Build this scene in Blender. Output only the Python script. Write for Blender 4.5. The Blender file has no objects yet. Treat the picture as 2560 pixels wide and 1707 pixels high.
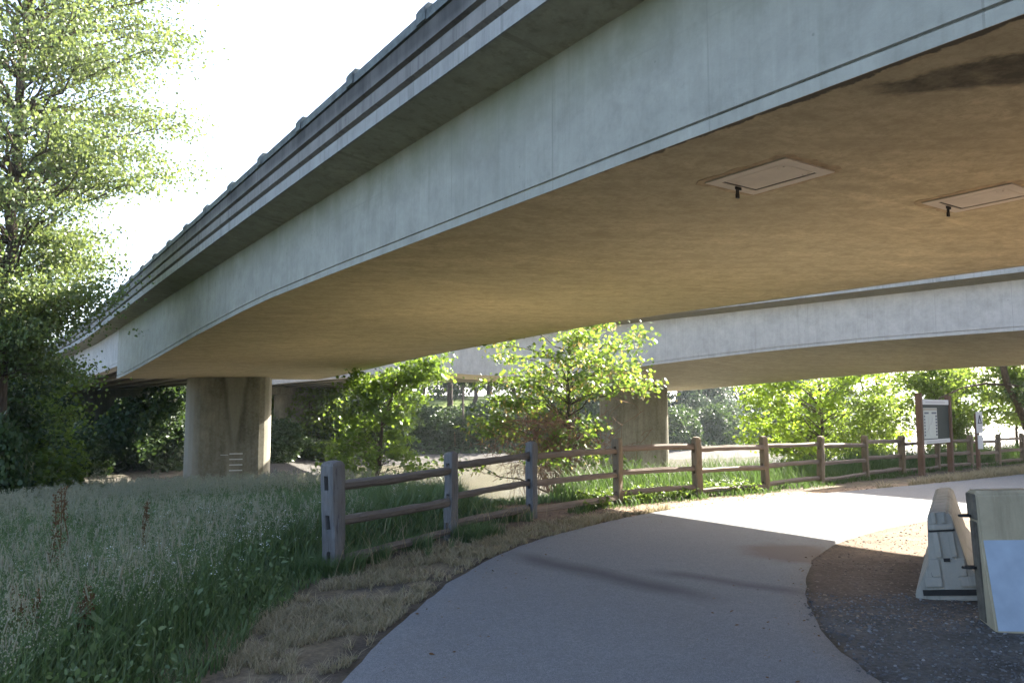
import bpy, bmesh, math, random
import numpy as np
from mathutils import Vector, Matrix, noise as mnoise

S = bpy.context.scene
COL = S.collection
R = math.radians

# ------------------------------------------------------------------ helpers
def link(o, parent=None):
    COL.objects.link(o)
    if parent is not None:
        o.parent = parent
    return o

def tag(o, label=None, cat=None, group=None, kind=None):
    if label: o['label'] = label
    if cat: o['category'] = cat
    if group: o['group'] = group
    if kind: o['kind'] = kind
    return o

def empty(name, loc=(0, 0, 0), rz=0.0):
    o = bpy.data.objects.new(name, None)
    o.empty_display_size = 0.3
    o.location = loc
    o.rotation_euler = (0, 0, rz)
    return link(o)

def np_mesh(name, V, loops, starts, smooth=False):
    me = bpy.data.meshes.new(name)
    V = np.asarray(V, dtype=np.float32)
    loops = np.asarray(loops, dtype=np.int32).ravel()
    starts = np.asarray(starts, dtype=np.int32).ravel()
    me.vertices.add(len(V)); me.vertices.foreach_set('co', V.ravel())
    me.loops.add(len(loops)); me.loops.foreach_set('vertex_index', loops)
    me.polygons.add(len(starts)); me.polygons.foreach_set('loop_start', starts)
    if smooth:
        me.polygons.foreach_set('use_smooth', np.ones(len(starts), dtype=bool))
    me.update(calc_edges=True)
    return me

def obj(name, me, mat, parent=None, loc=None):
    o = bpy.data.objects.new(name, me)
    me.name = name
    if mat is not None:
        me.materials.append(mat)
    if loc is not None:
        o.location = loc
    return link(o, parent)

class MB:
    """collects quads / boxes / tubes into one mesh"""
    def __init__(self):
        self.v = []; self.f = []
    def add(self, vs, fs):
        b = len(self.v)
        self.v += [tuple(p) for p in vs]
        self.f += [tuple(b + i for i in f) for f in fs]
    def box(self, c, s, M=None):
        x, y, z = (q / 2 for q in s)
        vs = [Vector((sx * x, sy * y, sz * z)) for sz in (-1, 1) for sy in (-1, 1) for sx in (-1, 1)]
        if M is not None: vs = [M @ p for p in vs]
        vs = [p + Vector(c) for p in vs]
        self.add(vs, [(0, 2, 3, 1), (4, 5, 7, 6), (0, 1, 5, 4), (2, 6, 7, 3), (0, 4, 6, 2), (1, 3, 7, 5)])
    def tube(self, pts, rad, n=8, cap=True):
        pts = [Vector(p) for p in pts]
        if not hasattr(rad, '__len__'): rad = [rad] * len(pts)
        rings = []
        up = Vector((0.13, 0.31, 0.94))
        prev = None
        for i, p in enumerate(pts):
            t = (pts[min(i + 1, len(pts) - 1)] - pts[max(i - 1, 0)])
            if t.length < 1e-9: t = Vector((0, 0, 1))
            t.normalize()
            if prev is None:
                a = t.cross(up)
                if a.length < 1e-3: a = t.cross(Vector((1, 0, 0)))
                a.normalize()
            else:
                a = prev - t * prev.dot(t)
                if a.length < 1e-5: a = t.cross(up)
                a.normalize()
            prev = a
            b = t.cross(a)
            rings.append([p + (a * math.cos(2 * math.pi * k / n) + b * math.sin(2 * math.pi * k / n)) * rad[i] for k in range(n)])
        vs = [q for r in rings for q in r]
        fs = []
        for i in range(len(pts) - 1):
            for k in range(n):
                k2 = (k + 1) % n
                fs.append((i * n + k, i * n + k2, (i + 1) * n + k2, (i + 1) * n + k))
        if cap:
            fs.append(tuple(range(n - 1, -1, -1)))
            fs.append(tuple((len(pts) - 1) * n + k for k in range(n)))
        self.add(vs, fs)
    def prism(self, prof, y0, y1, axis='y'):
        """closed profile [(x,z)] extruded along y"""
        n = len(prof)
        vs = [(x, y0, z) for x, z in prof] + [(x, y1, z) for x, z in prof]
        fs = [(i, (i + 1) % n, n + (i + 1) % n, n + i) for i in range(n)]
        fs.append(tuple(range(n - 1, -1, -1))); fs.append(tuple(range(n, 2 * n)))
        self.add(vs, fs)
    def loft(self, rings, cap=True, closed=True):
        n = len(rings[0])
        vs = [p for r in rings for p in r]
        fs = []
        m = n if closed else n - 1
        for i in range(len(rings) - 1):
            for k in range(m):
                k2 = (k + 1) % n
                fs.append((i * n + k, i * n + k2, (i + 1) * n + k2, (i + 1) * n + k))
        if cap and closed:
            fs.append(tuple(range(n - 1, -1, -1)))
            fs.append(tuple((len(rings) - 1) * n + k for k in range(n)))
        self.add(vs, fs)
    def build(self, name, mat, parent=None, smooth=False, bevel=0.0, fix=True):
        me = bpy.data.meshes.new(name)
        me.from_pydata([tuple(p) for p in self.v], [], self.f)
        if fix or bevel:
            bm = bmesh.new(); bm.from_mesh(me)
            bmesh.ops.recalc_face_normals(bm, faces=bm.faces)
            if bevel:
                bmesh.ops.bevel(bm, geom=[e for e in bm.edges if e.is_manifold and e.calc_face_angle(0) > 0.5],
                                offset=bevel, segments=2, affect='EDGES', clamp_overlap=True)
            bm.to_mesh(me); bm.free()
        if smooth:
            for p in me.polygons: p.use_smooth = True
        me.update()
        return obj(name, me, mat, parent)

def sstep(a, b, x):
    t = np.clip((x - a) / (b - a), 0, 1)
    return t * t * (3 - 2 * t)

_rs = np.random.RandomState(5)
_K = [( _rs.randn(2), _rs.rand() * 6.28) for _ in range(40)]
def fbm2(x, y, f=1.0, o=5):
    """cheap smooth 2-D noise in about -1..1"""
    r = 0; a = 1.0; tot = 0
    for i in range(o):
        s = 0
        for j in range(4):
            k, ph = _K[(i * 4 + j) % 40]
            s = s + np.sin((x * k[0] + y * k[1]) * f + ph + 1.7 * np.sin((x * k[1] - y * k[0]) * f * .6 + ph * 2))
        r = r + a * s / 3.0; tot += a
        a *= .55; f *= 2.03
    return r / tot

# ------------------------------------------------------------------ materials
def new_mat(name):
    m = bpy.data.materials.new(name); m.use_nodes = True
    nt = m.node_tree; nt.nodes.clear()
    out = nt.nodes.new('ShaderNodeOutputMaterial')
    return m, nt, out

class NT:
    def __init__(self, nt): self.nt = nt
    def n(self, t, **kw):
        nd = self.nt.nodes.new(t)
        for k, v in kw.items():
            if k == 'ins':
                for a, b in v.items():
                    if hasattr(b, 'bl_idname') or isinstance(b, bpy.types.NodeSocket):
                        self.nt.links.new(b, nd.inputs[a])
                    else:
                        nd.inputs[a].default_value = b
            else: setattr(nd, k, v)
        return nd
    def mapped(self, scale, coord='Object'):
        tc = self.n('ShaderNodeTexCoord')
        return self.n('ShaderNodeMapping', ins={'Vector': tc.outputs[coord], 'Scale': scale}).outputs[0]
    def noise(self, vec, scale, detail=5, rough=.55, dist=0.0):
        return self.n('ShaderNodeTexNoise', ins={'Vector': vec, 'Scale': scale, 'Detail': detail, 'Roughness': rough, 'Distortion': dist}).outputs['Fac']
    def ramp(self, fac, stops, interp='LINEAR'):
        r = self.n('ShaderNodeValToRGB', ins={'Fac': fac})
        cr = r.color_ramp; cr.interpolation = interp
        while len(cr.elements) < len(stops): cr.elements.new(.5)
        for e, (p, c) in zip(cr.elements, stops):
            e.position = p
            e.color = (c, c, c, 1) if not hasattr(c, '__len__') else (*c, 1)
        return r.outputs['Color']
    def mix(self, fac, a, b, mode='MIX'):
        m = self.n('ShaderNodeMix', data_type='RGBA', blend_type=mode)
        for i, v in ((0, fac), (6, a), (7, b)):
            if isinstance(v, bpy.types.NodeSocket): self.nt.links.new(v, m.inputs[i])
            elif hasattr(v, '__len__'): m.inputs[i].default_value = (*v, 1)
            else: m.inputs[i].default_value = v
        return m.outputs[2]
    def math(self, op, a, b=0.0, c=0.0):
        m = self.n('ShaderNodeMath', operation=op)
        for i, v in enumerate((a, b, c)):
            if isinstance(v, bpy.types.NodeSocket): self.nt.links.new(v, m.inputs[i])
            else: m.inputs[i].default_value = v
        return m.outputs[0]
    def bump(self, h, strength=.3, dist=.02, normal=None):
        ins = {'Height': h, 'Strength': strength, 'Distance': dist}
        if normal is not None: ins['Normal'] = normal
        return self.n('ShaderNodeBump', ins=ins).outputs[0]
    def bsdf(self, out, col, rough=.85, normal=None, spec=.3, metallic=0.0):
        p = self.n('ShaderNodeBsdfPrincipled')
        if isinstance(col, bpy.types.NodeSocket): self.nt.links.new(col, p.inputs['Base Color'])
        else: p.inputs['Base Color'].default_value = (*col, 1)
        if isinstance(rough, bpy.types.NodeSocket): self.nt.links.new(rough, p.inputs['Roughness'])
        else: p.inputs['Roughness'].default_value = rough
        p.inputs['Specular IOR Level'].default_value = spec
        p.inputs['Metallic'].default_value = metallic
        if normal is not None: self.nt.links.new(normal, p.inputs['Normal'])
        if out is not None: self.nt.links.new(p.outputs[0], out.inputs[0])
        return p

def mat_concrete(name, base, dark, stain=(.10, .11, .085), streak=.5, joints=None, speck=.5, green=None, joint_h=None):
    """cast concrete in object space: x across, y along, z up"""
    m, nt, out = new_mat(name); N = NT(nt)
    tc = N.n('ShaderNodeTexCoord').outputs['Object']
    sep = N.n('ShaderNodeSeparateXYZ', ins={0: tc})
    big = N.noise(tc, .45, 6, .6)
    fine = N.noise(tc, 9, 6, .65)
    col = N.mix(N.ramp(big, [(.3, 0), (.72, 1)]), base, dark)
    col = N.mix(N.ramp(fine, [(.35, 0), (.7, .5)]), col, [c * .78 for c in base])
    mid = N.noise(tc, 1.9, 8, .72, .15)
    col = N.mix(N.ramp(mid, [(.34, .0), (.5, .55), (.66, 1)]), [c * .66 for c in base], col)
    spk = N.noise(tc, 5.5, 3, .5)
    col = N.mix(N.ramp(spk, [(.66, 0), (.74, .55 * speck)]), col, [c * .55 for c in base])
    # vertical run-off streaks
    st = N.n('ShaderNodeMapping', ins={'Vector': tc, 'Scale': (2.2, 2.2, .12)}).outputs[0]
    sn = N.noise(st, 2.4, 7, .7, .2)
    sfac = N.ramp(sn, [(.5, 0), (.78, 1)])
    sfac = N.math('MULTIPLY', sfac, streak)
    col = N.mix(sfac, col, stain)
    st2 = N.n('ShaderNodeMapping', ins={'Vector': tc, 'Scale': (6, 6, .3), 'Location': (3, 7, 1)}).outputs[0]
    sn2 = N.noise(st2, 2.0, 5, .6)
    col = N.mix(N.ramp(sn2, [(.56, 0), (.8, .45 * streak)]), col, [min(1, c * 1.35) for c in base])
    # bug holes
    vo = N.n('ShaderNodeTexVoronoi', ins={'Vector': tc, 'Scale': 3.4, 'Randomness': 1.0})
    vn = N.noise(tc, 1.1, 3)
    hole = N.math('LESS_THAN', vo.outputs['Distance'], N.math('MULTIPLY', N.ramp(vn, [(.45, 0), (.8, 1)]), .13))
    col = N.mix(N.math('MULTIPLY', hole, speck), col, [c * .38 for c in base])
    if green is not None:            # top band (web: algae plus painted overhang shade): (z0, z1, colour)
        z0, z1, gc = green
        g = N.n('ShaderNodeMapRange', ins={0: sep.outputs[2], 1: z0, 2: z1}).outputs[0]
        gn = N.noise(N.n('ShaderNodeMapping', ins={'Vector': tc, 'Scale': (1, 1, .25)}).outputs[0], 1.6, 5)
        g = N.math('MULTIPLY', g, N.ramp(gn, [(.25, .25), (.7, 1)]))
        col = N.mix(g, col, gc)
    if joints is not None:           # construction joints every step metres along y
        step, off, wid = joints
        fr = N.math('FRACT', N.math('DIVIDE', N.math('SUBTRACT', sep.outputs[1], off), step))
        wob = N.math('MULTIPLY', N.noise(tc, 3, 2), .004)
        line = N.math('LESS_THAN', fr, N.math('ADD', wid / step, wob))
        line = N.math('MULTIPLY', line, N.ramp(N.noise(tc, 1.3, 3), [(.3, .15), (.7, .8)]))
        col = N.mix(line, col, [c * .5 for c in base])
    if joint_h is not None:
        d = N.math('ABSOLUTE', N.math('SUBTRACT', sep.outputs[2], joint_h))
        line = N.math('MULTIPLY', N.math('LESS_THAN', d, .008), N.ramp(N.noise(tc, .5, 3), [(.4, .0), (.62, .6)]))
        col = N.mix(line, col, [c * .6 for c in base])
    h = N.math('ADD', N.math('MULTIPLY', fine, .6), N.noise(tc, 34, 4, .7))
    N.bsdf(out, col, .88, N.bump(h, .22, .012), .25)
    return m

def mat_soffit(name, base, stains=(), wet=None):
    m, nt, out = new_mat(name); N = NT(nt)
    tc = N.n('ShaderNodeTexCoord').outputs['Object']
    st = N.n('ShaderNodeMapping', ins={'Vector': tc, 'Scale': (1.0, 1.0, 1.0), 'Rotation': (0, 0, R(34))}).outputs[0]
    st = N.n('ShaderNodeMapping', ins={'Vector': st, 'Scale': (.16, 1.5, 1)}).outputs[0]
    a = N.noise(st, 1.6, 8, .68, .5)
    b = N.noise(tc, .35, 5, .6)
    c = N.noise(tc, 7, 6, .6)
    st3 = N.n('ShaderNodeMapping', ins={'Vector': tc, 'Scale': (.25, 3.2, 1), 'Rotation': (0, 0, R(-20))}).outputs[0]
    a2 = N.noise(st3, 1.3, 7, .7, .8)
    lo = [q * .62 for q in base]; hi = [min(1, q * 1.22) for q in base]
    mid = N.noise(tc, 2.6, 9, .75, .3)
    col = N.mix(N.ramp(a, [(.3, 0), (.7, 1)]), lo, base)
    col = N.mix(N.ramp(a2, [(.5, 0), (.8, .75)]), col, hi)
    col = N.mix(N.ramp(b, [(.35, 0), (.75, .6)]), col, (base[0] * .62, base[1] * .66, base[2] * .7))
    col = N.mix(N.ramp(c, [(.4, 0), (.75, .35)]), col, [q * .5 for q in base])
    col = N.mix(N.ramp(mid, [(.36, .75), (.54, 0)]), col, [q * .5 for q in base])
    col = N.mix(N.ramp(N.noise(tc, 13, 6, .75), [(.46, 0), (.66, .65)]), col, [q * .5 for q in base])
    for (cx, cy, rx, ry, amt) in stains:      # water stains with a shape of their own
        v = N.n('ShaderNodeMapping', ins={'Vector': tc, 'Location': (-cx / rx, -cy / ry, 0), 'Scale': (1 / rx, 1 / ry, 0)}).outputs[0]
        wob = N.n('ShaderNodeTexNoise', ins={'Vector': tc, 'Scale': .8, 'Detail': 6, 'Roughness': .6})
        v = N.n('ShaderNodeMix', data_type='VECTOR', ins={0: .5, 4: v, 5: wob.outputs['Color']})
        # offset the wobble so that its mean is zero
        vv = N.n('ShaderNodeVectorMath', operation='SUBTRACT', ins={0: v.outputs[1], 1: (.25, .25, .25)}).outputs[0]
        vv = N.n('ShaderNodeVectorMath', operation='MULTIPLY', ins={0: vv, 1: (2, 2, 0)}).outputs[0]
        ln = N.n('ShaderNodeVectorMath', operation='LENGTH', ins={0: vv}).outputs[1]
        f = N.ramp(ln, [(.52, amt), (.66, amt * .55), (.80, 0)])
        col = N.mix(f, col, (.035, .03, .018))
    if wet:
        sp_ = N.n('ShaderNodeSeparateXYZ', ins={0: tc})
        wv = N.noise(tc, 1.7, 5, .65)
        edge = N.math('SUBTRACT', N.math('SUBTRACT', sp_.outputs[0], wet[0]), N.math('MULTIPLY', N.math('SUBTRACT', wv, .42), .34))
        f1 = N.ramp(N.math('ADD', N.math('MULTIPLY', edge, 6), .5), [(.42, .9), (.56, 0)])
        f2 = N.n('ShaderNodeMapRange', ins={0: sp_.outputs[1], 1: wet[1], 2: wet[1] - 2.5}).outputs[0]
        col = N.mix(N.math('MULTIPLY', f1, f2), col, (.04, .036, .024))
        # tongue of seepage running diagonally out from the web
        A_ = N.math('ADD', sp_.outputs[0], 5.12); B_ = N.math('SUBTRACT', -36.8, sp_.outputs[1])
        n1 = N.math('SUBTRACT', N.noise(tc, 2.4, 7, .65), .5); n2 = N.math('SUBTRACT', N.noise(N.n('ShaderNodeMapping', ins={'Vector': tc, 'Location': (5, 3, 0)}).outputs[0], 3.1, 7, .65), .5)
        lo_ = N.math('ADD', N.math('ADD', N.math('MULTIPLY', B_, 1.0), -.42), N.math('MULTIPLY', n1, .55))
        hi_ = N.math('ADD', N.math('ADD', N.math('MULTIPLY', B_, .42), -.17), N.math('MULTIPLY', n2, .45))
        g1 = N.ramp(N.math('ADD', N.math('MULTIPLY', N.math('SUBTRACT', lo_, A_), 3), .5), [(.30, 0), (.72, 1)])
        g2 = N.ramp(N.math('ADD', N.math('MULTIPLY', N.math('SUBTRACT', A_, hi_), 3), .5), [(.34, 0), (.62, 1)])
        g3 = N.n('ShaderNodeMapRange', ins={0: N.math('ADD', B_, n1), 1: .75, 2: 1.15}).outputs[0]
        g = N.math('MULTIPLY', N.math('MULTIPLY', g1, g2), N.math('MULTIPLY', g3, N.ramp(N.noise(tc, 5.2, 6, .7), [(.3, .55), (.6, .92)])))
        col = N.mix(g, col, (.035, .032, .018))
    h = N.math('ADD', N.math('MULTIPLY', a, .7), c)
    N.bsdf(out, col, .8, N.bump(h, .15, .012), .3)
    return m

def mat_wood(name, ca, cb, cc, scale=(26, 26, 2.2)):
    """weathered split timber, grain along local z"""
    m, nt, out = new_mat(name); N = NT(nt)
    tc = N.n('ShaderNodeTexCoord').outputs['Object']
    g = N.n('ShaderNodeMapping', ins={'Vector': tc, 'Scale': scale}).outputs[0]
    a = N.noise(g, 1.6, 7, .7, .4)
    b = N.noise(tc, 3.1, 5, .6)
    col = N.mix(N.ramp(a, [(.3, 0), (.68, 1)]), cb, ca)
    col = N.mix(N.ramp(b, [(.42, 0), (.68, .8)]), col, cc)
    g2 = N.n('ShaderNodeMapping', ins={'Vector': tc, 'Scale': [q * 2.2 for q in scale]}).outputs[0]
    cr = N.ramp(N.noise(g2, 1.1, 3, .6, .6), [(.60, 0), (.70, 1)])
    col = N.mix(N.math('MULTIPLY', cr, .65), col, (.02, .017, .014))
    N.bsdf(out, col, .85, N.bump(N.math('ADD', a, N.math('MULTIPLY', cr, -.8)), .6, .012), .25)
    return m

def mat_leaf(name, cols, trans, mixf=.45, rough=.5, spec=.35):
    m, nt, out = new_mat(name); N = NT(nt)
    geo = N.n('ShaderNodeNewGeometry')
    n = len(cols)
    rnd = geo.outputs['Random Per Island']
    col = N.ramp(rnd, [(i / max(1, n - 1), c) for i, c in enumerate(cols)])
    tcol = N.ramp(rnd, [(i / max(1, len(trans) - 1), c) for i, c in enumerate(trans)])
    p = N.bsdf(None, col, rough, None, spec)
    t = N.n('ShaderNodeBsdfTranslucent', ins={'Color': tcol})
    mx = N.n('ShaderNodeMixShader', ins={0: mixf, 1: p.outputs[0], 2: t.outputs[0]})
    nt.links.new(mx.outputs[0], out.inputs[0])
    return m

def mat_bark(name, a, b, moss=None):
    m, nt, out = new_mat(name); N = NT(nt)
    tc = N.n('ShaderNodeTexCoord').outputs['Object']
    g = N.n('ShaderNodeMapping', ins={'Vector': tc, 'Scale': (9, 9, 1.6)}).outputs[0]
    n1 = N.noise(g, 1.8, 6, .65, .4)
    col = N.mix(N.ramp(n1, [(.35, 0), (.65, 1)]), b, a)
    if moss:
        col = N.mix(N.ramp(N.noise(tc, 1.1, 4), [(.45, 0), (.65, .8)]), col, moss)
    N.bsdf(out, col, .9, N.bump(n1, .8, .03), .2)
    return m

def mat_plain(name, col, rough=.6, metallic=0.0, var=.25, scale=6, bump=.1):
    m, nt, out = new_mat(name); N = NT(nt)
    tc = N.n('ShaderNodeTexCoord').outputs['Object']
    a = N.noise(tc, scale, 6, .6)
    c = N.mix(N.ramp(a, [(.3, 0), (.7, 1)]), [q * (1 - var) for q in col], [min(1, q * (1 + var)) for q in col])
    N.bsdf(out, c, rough, N.bump(a, bump, .01), .4, metallic)
    return m

M = {}
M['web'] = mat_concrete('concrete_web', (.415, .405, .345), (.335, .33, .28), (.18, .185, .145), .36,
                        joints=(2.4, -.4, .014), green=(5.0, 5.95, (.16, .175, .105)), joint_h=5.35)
M['parapet'] = mat_concrete('concrete_parapet', (.30, .285, .262), (.205, .195, .18), (.07, .066, .06), .95, joints=(4.95, 0.6, .05), green=(6.42, 6.66, (.052, .050, .048)))
M['slabedge'] = mat_concrete('concrete_slab_edge', (.40, .395, .37), (.31, .305, .285), (.11, .108, .10), .75, joints=(4.95, 0.6, .05))
M['overhang'] = mat_concrete('concrete_overhang', (.46, .435, .33), (.34, .325, .245), (.10, .10, .065), .6, joints=(4.95, 0.6, .10))
def mat_pier(name, vee=False):
    m, nt, out = new_mat(name); N = NT(nt)
    tc = N.n('ShaderNodeTexCoord').outputs['Object']
    sep = N.n('ShaderNodeSeparateXYZ', ins={0: tc})
    blot = N.noise(tc, .75, 7, .62); fine = N.noise(tc, 8, 6, .65)
    st = N.noise(N.n('ShaderNodeMapping', ins={'Vector': tc, 'Scale': (1.6, 1.6, .22)}).outputs[0], 1.5, 7, .62, .2)
    base = (.25, .235, .185)
    col = N.mix(N.ramp(st, [(.36, 0), (.68, .85)]), base, (.105, .10, .068))
    col = N.mix(N.ramp(blot, [(.4, 0), (.72, .8)]), col, (.085, .08, .052))
    col = N.mix(N.ramp(fine, [(.4, 0), (.72, .35)]), col, (.33, .32, .28))
    if vee:   # paler run-off fan below the deck joint, dark edged, and paler rounded ends
        zr = N.n('ShaderNodeMapRange', ins={0: sep.outputs[2], 1: -.4, 2: 3.2, 3: .10, 4: .52}).outputs[0]
        dx = N.math('ABSOLUTE', N.math('ADD', N.math('SUBTRACT', sep.outputs[0], .05), N.math('MULTIPLY', N.math('SUBTRACT', N.noise(N.n('ShaderNodeMapping', ins={'Vector': tc, 'Scale': (1, 1, .35)}).outputs[0], 2.2, 5), .5), .3)))
        q = N.math('SUBTRACT', zr, dx)
        up = N.n('ShaderNodeMapRange', ins={0: sep.outputs[2], 1: -.6, 2: .6}).outputs[0]
        col = N.mix(N.math('MULTIPLY', N.ramp(N.math('ABSOLUTE', N.math('ADD', q, .05)), [(0, .5), (.2, 0)]), up), col, (.05, .048, .032))
        col = N.mix(N.math('MULTIPLY', N.ramp(q, [(0, 0), (.12, .5)]), up), col, (.27, .26, .21))
        e = N.ramp(N.math('ABSOLUTE', sep.outputs[0]), [(.0, 0), (.5, 0)])
        e = N.n('ShaderNodeMapRange', ins={0: N.math('ABSOLUTE', sep.outputs[0]), 1: 1.45, 2: 1.85}).outputs[0]
        col = N.mix(N.math('MULTIPLY', e, .7), col, (.32, .30, .25))
    N.bsdf(out, col, .9, N.bump(N.math('ADD', fine, N.noise(tc, 30, 4, .7)), .25, .015), .2)
    return m
M['pier'] = mat_pier('concrete_pier')
M['pier_vee'] = mat_pier('concrete_pier_stained', True)
M['barrier'] = mat_concrete('concrete_barrier', (.34, .325, .28), (.23, .22, .19), (.09, .085, .065), .95)
M['barrier2'] = mat_concrete('concrete_barrier_weathered', (.40, .345, .235), (.30, .26, .18), (.14, .12, .08), .8)
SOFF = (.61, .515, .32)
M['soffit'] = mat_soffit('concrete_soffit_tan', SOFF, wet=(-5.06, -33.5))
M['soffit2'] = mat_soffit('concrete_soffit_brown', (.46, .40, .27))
M['girder'] = mat_concrete('concrete_girder', (.33, .31, .26), (.25, .235, .2), (.12, .11, .09), .4)
M['girderweb'] = mat_concrete('concrete_girder_face', (.52, .50, .47), (.43, .415, .395), (.25, .24, .22), .4, joints=(2.4, .3, .012))
M['galv'] = mat_plain('weathered_steel', (.12, .135, .13), .7, .3, .45, 6)
M['dark_end'] = mat_plain('grimy_shaded_concrete', (.09, .08, .062), .9, 0, .5, 9, .4)
M['hatch'] = mat_plain('hatch_steel', (.50, .44, .36), .6, 0.0, .12, 3, .05)
M['hatchframe'] = mat_plain('hatch_frame', (.40, .37, .28), .7, 0.0, .25, 5)
M['black'] = mat_plain('black_metal_and_shade', (.012, .012, .012), .5, .3, .3, 20)
M['patch'] = mat_plain('grout_patch', (.36, .28, .17), .9, 0, .35, 9, .3)
M['rung'] = mat_plain('white_rung', (.62, .63, .62), .6, 0, .1, 12)
M['wood_grey'] = mat_wood('timber_grey', (.16, .158, .155), (.075, .075, .078), (.12, .105, .09))
M['wood_brown'] = mat_wood('timber_brown', (.21, .158, .10), (.10, .072, .046), (.16, .13, .09))
M['rail_grey'] = mat_wood('rail_timber_grey', (.15, .132, .115), (.075, .064, .056), (.115, .095, .078))
M['rail_brown'] = mat_wood('rail_timber_brown', (.215, .165, .125), (.11, .083, .062), (.175, .14, .112))
M['post_red'] = mat_wood('cedar_post', (.16, .095, .06), (.085, .05, .035), (.14, .09, .065))
M['bark'] = mat_bark('bark_brown', (.11, .085, .062), (.04, .03, .024))
M['bark_grey'] = mat_bark('bark_grey', (.17, .145, .12), (.07, .055, .045))
M['bark_moss'] = mat_bark('bark_mossy', (.09, .075, .05), (.035, .03, .02), (.075, .085, .025))
M['twig'] = mat_bark('dead_twig', (.24, .13, .085), (.12, .07, .045))
M['deadwood'] = mat_bark('dead_branch', (.33, .27, .24), (.18, .14, .12))

M['leaf_cotton'] = mat_leaf('leaf_cottonwood', [(.055, .095, .022), (.075, .12, .03), (.06, .10, .035), (.09, .13, .035)],
                            [(.13, .175, .045), (.185, .23, .06), (.155, .20, .055)], .42, .38, .5)
M['leaf_maple'] = mat_leaf('leaf_maple', [(.05, .10, .02), (.07, .13, .025), (.06, .11, .03)],
                           [(.15, .25, .025), (.22, .31, .04), (.18, .27, .03)], .5, .45, .4)
M['leaf_bright'] = mat_leaf('leaf_bright', [(.06, .11, .02), (.09, .15, .025), (.07, .12, .02)],
                            [(.24, .37, .025), (.31, .43, .035), (.26, .38, .03)], .55, .45, .35)
M['leaf_dark'] = mat_leaf('leaf_dark', [(.022, .045, .016), (.035, .065, .02), (.028, .055, .02), (.045, .075, .022)],
                          [(.05, .09, .018), (.075, .12, .025)], .3, .5, .35)
M['leaf_alder'] = mat_leaf('leaf_alder', [(.045, .085, .02), (.06, .10, .025), (.05, .09, .025)],
                           [(.18, .27, .04), (.26, .35, .05)], .45, .4, .45)
M['needle'] = mat_leaf('needle_blue_green', [(.035, .055, .035), (.045, .07, .045), (.03, .05, .035)],
                       [(.07, .11, .05), (.09, .13, .06)], .3, .55, .3)
M['samara'] = mat_leaf('maple_seeds', [(.30, .26, .08), (.34, .27, .11), (.26, .25, .08)], [(.5, .42, .1), (.5, .36, .14)], .5, .5, .3)
M['grass'] = mat_leaf('grass_green', [(.08, .125, .05), (.105, .155, .058), (.13, .18, .07), (.085, .135, .06)],
                      [(.06, .115, .03), (.09, .145, .04)], .4, .5, .35)
M['bank'] = mat_leaf('grass_bank', [(.04, .07, .022), (.055, .09, .026), (.07, .10, .032), (.05, .075, .03)], [(.07, .13, .028), (.10, .16, .035)], .35, .55, .3)
M['plume'] = mat_leaf('grass_plume', [(.25, .255, .175), (.32, .31, .22), (.22, .24, .16), (.29, .265, .20)],
                      [(.23, .24, .16), (.28, .275, .185)], .4, .7, .2)
M['drygrass'] = mat_leaf('grass_dry', [(.27, .225, .14), (.35, .295, .19), (.22, .19, .12), (.17, .165, .08)],
                         [(.30, .26, .15), (.36, .31, .19)], .35, .65, .25)
M['weed'] = mat_leaf('weed_green', [(.06, .10, .02), (.085, .13, .03), (.07, .11, .025)], [(.15, .23, .03), (.20, .28, .045)], .42, .5, .3)
M['flower'] = mat_leaf('flower_white', [(.66, .68, .66), (.72, .72, .70)], [(.6, .62, .6), (.6, .62, .58)], .3, .6, .2)
M['dock'] = mat_leaf('dock_seed', [(.09, .045, .02), (.12, .065, .028), (.08, .055, .02)], [(.12, .06, .025), (.14, .075, .03)], .3, .6, .2)
M['stone'] = mat_leaf('stone_grey', [(.05, .052, .055), (.09, .092, .095), (.07, .07, .07), (.13, .135, .14), (.06, .06, .062), (.21, .215, .22)],
                      [(.1, .1, .1), (.1, .1, .1)], 0.0, .8, .3)
M['clod'] = mat_leaf('stone_brown', [(.10, .075, .055), (.16, .12, .09), (.22, .17, .125)], [(.1, .1, .1), (.1, .1, .1)], 0.0, .9, .2)

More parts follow.
